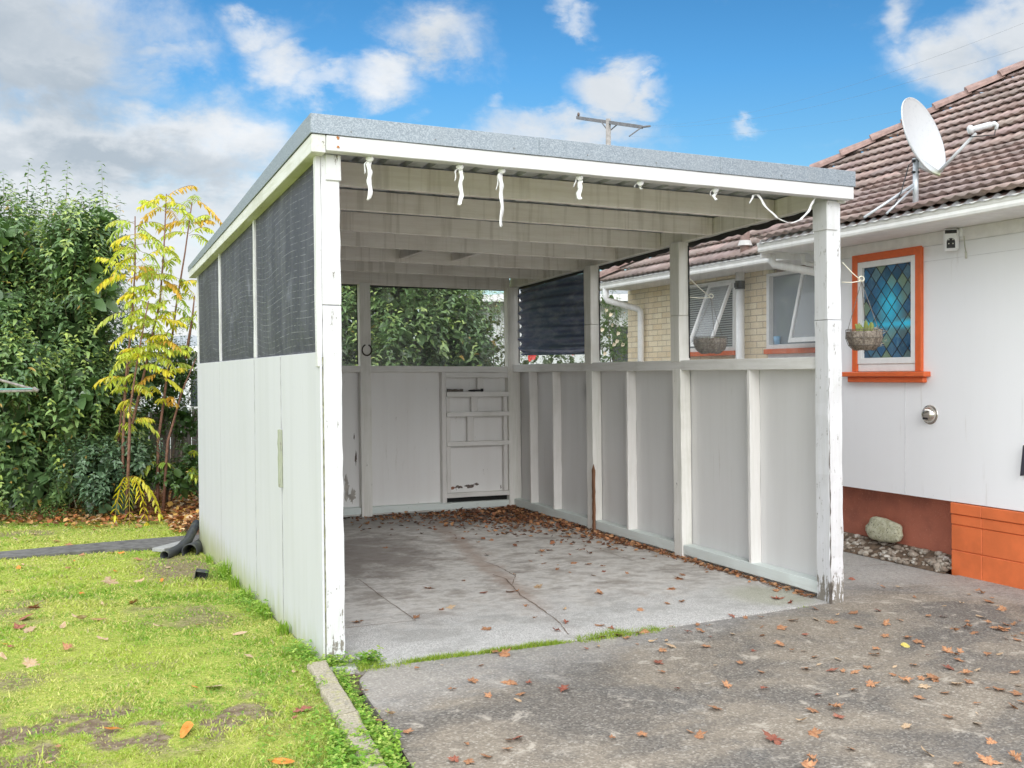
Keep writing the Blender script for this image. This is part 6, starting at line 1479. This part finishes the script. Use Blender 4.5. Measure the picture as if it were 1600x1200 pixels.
def leaf(u, v, z, cn, size, label, group, name='fallen_leaf'):
    p = atZ(u, v, z)
    if z < -.01:
        for _ in range(4): z = float(lawn_z(np.array(p.x), np.array(p.y))) + .012; p = atZ(u, v, z)
    o = bpy.data.objects.new(name, meshes[cn, 0 if cn == 'yellow' else lr.randrange(7)]); o.location = p; o.rotation_euler = (lr.gauss(0, .22), lr.gauss(0, .22), lr.uniform(0, 6.28)); s = size * lr.choice((.6, .8, .9, 1, 1.1, 1.25, 1.4)); o.scale = (s, s * lr.uniform(.55, 1.1), s * lr.uniform(.25, 1.2))
    o.location.z += .001; C.objects.link(o); return tag(o, label, 'leaf', group)
R4 = [(50,95),(195,98),(55,143),(140,170),(300,205),(435,243),(300,270),(160,275),(400,290),(540,230),(80,325),(230,365),(455,385),(570,322),(680,215),(820,275),(735,300),(730,375),(870,385),(935,412),(970,440),(1000,495),(680,455),(670,490),(440,520),(290,505),(150,465),(225,468),(80,430),(400,590),(470,595),(540,598),(320,552),(235,578),(620,572),(790,568),(905,555),(785,618),(850,655),(640,678),(540,712),(310,740),(435,745),(960,640),(1010,620),(1040,640),(980,690),(1050,650),(1135,575),(1120,470),(1160,490),(1200,470),(1190,525),(1310,585),(1250,610),(1375,490),(1450,488),(1180,675),(1250,660),(1370,700),(1440,710),(1110,730),(940,760),(1310,795),(1550,605),(1570,685),(1560,735),(1525,815),(1590,790),(1305,860),(1130,880),(865,940),(415,825),(280,840),(445,880),(215,905),(285,985),(35,1022),(525,1083),(990,1105),(260,1145),(1375,1160),(1545,1145),(1190,1175),(1305,920),(1390,1035),(1160,340),(1290,355),(1250,320),(1380,290),(1440,330),(1470,335),(1500,330),(1485,388),(1540,375),(1560,400),(1590,360),(1535,300),(1480,300),(1575,280),(1330,255),(1245,283),(1090,252),(1005,250),(915,130),(815,68),(720,68),(685,50),(525,18),(1210,170),(1255,115),(1100,188),(1320,102),(1400,135),(1385,160),(1435,185),(1470,210),(240,1195)]
R3 = [(885,408),(965,402),(995,437),(935,465),(780,425),(540,438),(465,455),(1180,345),(1240,378),(1380,362),(1560,318),(1565,372),(1215,440),(1510,468),(910,540),(940,598),(1275,558),(1430,545),(1560,600),(320,708),(105,670),(60,735),(35,775),(1030,705),(1340,685),(1570,703),(1275,825),(1110,970),(1165,1000),(625,1015),(810,993),(35,1015)]
R3s = [(1045,17),(35,95),(160,70),(330,210),(140,262),(340,292),(275,345),(95,190),(550,310),(550,112),(805,213),(995,83),(975,175),(1060,160),(625,330),(560,385),(670,370),(720,385),(790,360),(830,345),(1000,315),(1095,350),(1160,305),(1225,310),(1375,250),(1460,258),(1555,258)]
R2 = [(1410,557),(1165,557),(1010,577),(1350,658),(1590,665),(1225,708),(685,720),(745,828),(840,865),(765,908),(945,975),(1455,748),(845,1033),(875,1080),(1315,1052),(1240,1145),(1330,1160),(1440,1130),(1570,1080),(1585,1025),(540,635)]
R2s = [(1085,78),(1155,213),(1210,200),(630,290),(1450,332),(1000,262),(1300,30),(1420,105),(1585,100),(1490,470),(1550,488)]
Z5 = [(330,500),(490,410),(485,445),(860,462),(1150,512),(1105,520),(1110,538),(1250,533),(1050,565),(1120,578),(1190,585),(1265,577),(1185,608),(1340,583),(1250,622),(1410,590),(1420,618),(1535,627),(975,633),(715,662),(550,703),(1090,695),(1365,637),(1400,728)]
Z6 = [(20,800),(280,940),(315,915),(225,1018),(300,1108),(200,1122),(485,895),(460,835),(985,1030),(1150,1038),(985,1088),(1085,1118),(790,935),(885,960),(510,850),(140,750),(190,760),(50,715)]
ldr, lfl = 'dry brown maple leaf lying on the dark driveway concrete', 'dry brown maple leaf lying on the pale carport floor'
gdr, gfl = 'fallen leaves on the driveway', 'fallen leaves on the carport floor'
def pick(): return lr.choices(('brown', 'red', 'pale'), (.72, .13, .15))[0]
lab = {'brown': 'brown lobed leaf on the ', 'red': 'reddish lobed leaf on the ', 'pale': 'pale tan curled leaf on the '}
def place(u, v, where):
    if 'floor' in where:
        if u < 700: return 'near the left post'
        if v > 955: return 'close to the front joint'
        if u > 1080: return 'near the right wall and post'
        return 'towards the back' if v < 880 else 'around the middle crack'
    if abs(v - 950) < 45 and 1230 < u < 1400: return 'near the foot of the right post'
    if v > 1130: return 'along the bottom edge of the picture'
    if u > 1540: return 'at the right edge of the picture'
    if v < 975 and u > 1400: return 'below the orange block wall'
    if u < 760: return 'by the kerb side'
    if v < 1010: return 'just in front of the carport floor joint'
    return 'right of the middle' if u > 1250 else 'in the middle foreground'
def many(L, ox, oy, sc_, z, where, grp, size=.042):
    for x, y in L:
        cn = pick(); u, v = ox + x / sc_, oy + y / sc_; pl = place(u, v, where)
        leaf(u, v, z, cn, size, lab[cn] + where + ' ' + pl, grp + ', ' + cn + ', ' + pl)
many(R4, 1200, 900, 4, 0, 'dark driveway', gdr, .040); many(R3, 800, 900, 4, 0, 'dark driveway', gdr, .037); many(R2, 400, 900, 4, 0, 'dark driveway', gdr, .033)
many(R3s, 800, 900, 4, .002, 'pale carport floor', gfl, .038); many(R2s, 400, 900, 4, .002, 'pale carport floor', gfl, .042); many(Z5, 500, 700, 3.2, .002, 'pale carport floor', gfl, .037); many(Z6, 1000, 700, 4.615, .002, 'pale carport floor', gfl, .037)
leaf(1415, 1009, 0, 'yellow', .065, 'single bright yellow leaf on the driveway below the orange wall', None)
leaf(472, 1108, -.02, 'red', .075, 'large red maple leaf on the lawn left of the kerb', None)
leaf(438, 1190, -.02, 'orange', .095, 'largest orange leaf on the lawn at the bottom edge of the picture', None)
leaf(178, 1139, -.02, 'orange', .065, 'glossy orange leaf on the bare soil patch', None); leaf(291, 1143, -.02, 'orange', .075, 'orange leaf right of the bare soil patch in the lawn', None)
leaf(304, 1073, -.02, 'orange', .055, 'small orange leaf touching a pinkish one on the lawn', None); leaf(333, 1073, -.02, 'pale', .085, 'pinkish tan leaf beside a small orange leaf on the lawn', None)
for (x, y, cn, s) in [(150,262,'red',.07),(200,200,'red',.07),(50,95,'brown',.06),(510,112,'orange',.06),(690,40,'pale',.07),(870,38,'pale',.06),(1010,28,'orange',.05),(640,178,'pale',.05),(830,168,'brown',.06),(500,272,'pale',.075),(615,270,'brown',.05),(800,285,'pale',.045),(985,315,'pale',.085),(1240,305,'orange',.055),(1445,262,'pale',.065),(1500,358,'pale',.05),(115,325,'red',.05),(185,335,'pale',.06),(390,322,'pale',.06),(430,455,'brown',.055),(60,445,'red',.06),(20,425,'orange',.055),(20,510,'pale',.06),(185,550,'pale',.06),(370,1065,'brown',.05),(310,1165,'pale',.04),(1245,1095,'pale',.04),(640,395,'pale',.07),(1560,500,'pale',.05)]:
    w_ = {'pale': 'pale tan leaf lying on the lawn', 'red': 'dull red leaf lying on the lawn', 'brown': 'dark brown curled leaf lying on the lawn', 'orange': 'orange leaf lying on the lawn'}[cn]
    leaf(x / 4, 900 + y / 4, -.02, cn, s * 1.0, w_, 'scattered leaves on the lawn, ' + cn)
for (x, y, cn, s) in [(245, 605, 'pale', .05), (285, 688, 'pale', .05), (65, 990, 'orange', .06), (320, 1025, 'orange', .05), (240, 885, 'red', .035)]:
    w_ = {'pale': 'pale pinkish leaf in the grass near the kerb stones', 'red': 'tiny dark red leaf in the grass near the kerb stones', 'orange': 'bright orange leaf in the grass near the kerb stones'}[cn]
    leaf(400 + x / 4, 900 + y / 4, -.02, cn, s * .8, w_, 'leaves near the kerb, ' + cn)
for _ in range(26):
    leaf(lr.uniform(0, 300), lr.uniform(812, 895), -.2, lr.choice(('pale', 'brown', 'orange')), .055, 'fallen leaf on the lawn strip near the narrow path', 'leaves near the path')
# stuff: drift of litter in the carport corner and under the bushes
def litter(name, pts, seed, cols, size, label):
    rs = np.random.RandomState(seed); n = len(pts); B = np.array(pts); a = rs.rand(n) * 6.28; tl = rs.randn(n) * .35; d = unit(np.stack([np.cos(a), np.sin(a), tl], 1)); s = unit(np.cross(d, np.stack([rs.randn(n) * .35, rs.randn(n) * .35, np.ones(n)], 1)))
    L = size * rs.uniform(.6, 1.3, n); c = np.array(cols)[rs.randint(0, len(cols), n)] * rs.uniform(.7, 1.25, (n, 1)); V, F, Cc = leaf_batch(B, d, s, L, L * rs.uniform(.5, .9, n), c, .22, 0.0)
    return tag(npmesh(name, V, F, m_litter, None, Cc), label, 'leaf litter', kind='stuff')
pts = []; rs = np.random.RandomState(8)
while len(pts) < 2000:
    x, y = rs.uniform(1.3, 3.42), rs.uniform(2.2, 5.17); dx_ = 3.4 - x; dy_ = 5.15 - y
    dens_ = math.exp(-(dx_ * .8 + dy_ * 1.0) ** 2 / 1.3) + .9 * math.exp(-dx_ * 4.5) * math.exp(-max(0, dy_ - 1.6) * 1.1) + .10 * math.exp(-dy_ * 4.5) * (dx_ < 1.7)
    if rs.rand() < dens_ * (.3 + 1.2 * float(vn.fbm(np.array(x + 5), np.array(y), 4, 2))) * .9: pts.append((x, y, .004 + rs.rand() * .022 * min(1, dens_)))
litter('leaf_litter', pts, 3, [(.30, .13, .07), (.20, .09, .055), (.42, .20, .10), (.50, .26, .13), (.13, .08, .06)], .05, 'drift of brown leaves in the back right corner of the carport')
pts = []
for _ in range(1100):
    y = rs.uniform(.15, 3.2); pts.append((3.40 - abs(rs.randn()) * (.02 + .012 * y), y, .006 + rs.rand() * .008)) if rs.rand() < .25 + y * .2 else None
litter('leaf_litter', pts, 6, [(.30, .13, .07), (.42, .20, .10), (.50, .28, .15)], .035, 'thin line of leaf scraps along the right bottom plate')
pts = []
for _ in range(9000):
    p = atZ(rs.uniform(-160, 330), rs.uniform(768, 830), -.23); q = p.y - (7.45 + .62 * max(0, -(p.x + .85))) + .25 * rs.randn() + (1.3 if p.x > -.15 else 0)
    if q > 0 and rs.rand() < min(1, .25 + q * 1.3) * (1 if p.x > -2.2 else .3): pts.append((p.x, p.y, -.240 + rs.rand() * .045))
litter('leaf_litter', pts, 4, [(.34, .15, .06), (.22, .10, .05), (.50, .28, .12), (.60, .36, .10), (.45, .16, .06), (.62, .46, .28)], .075, 'brown and yellow leaf litter under the bushes at the lawn end')
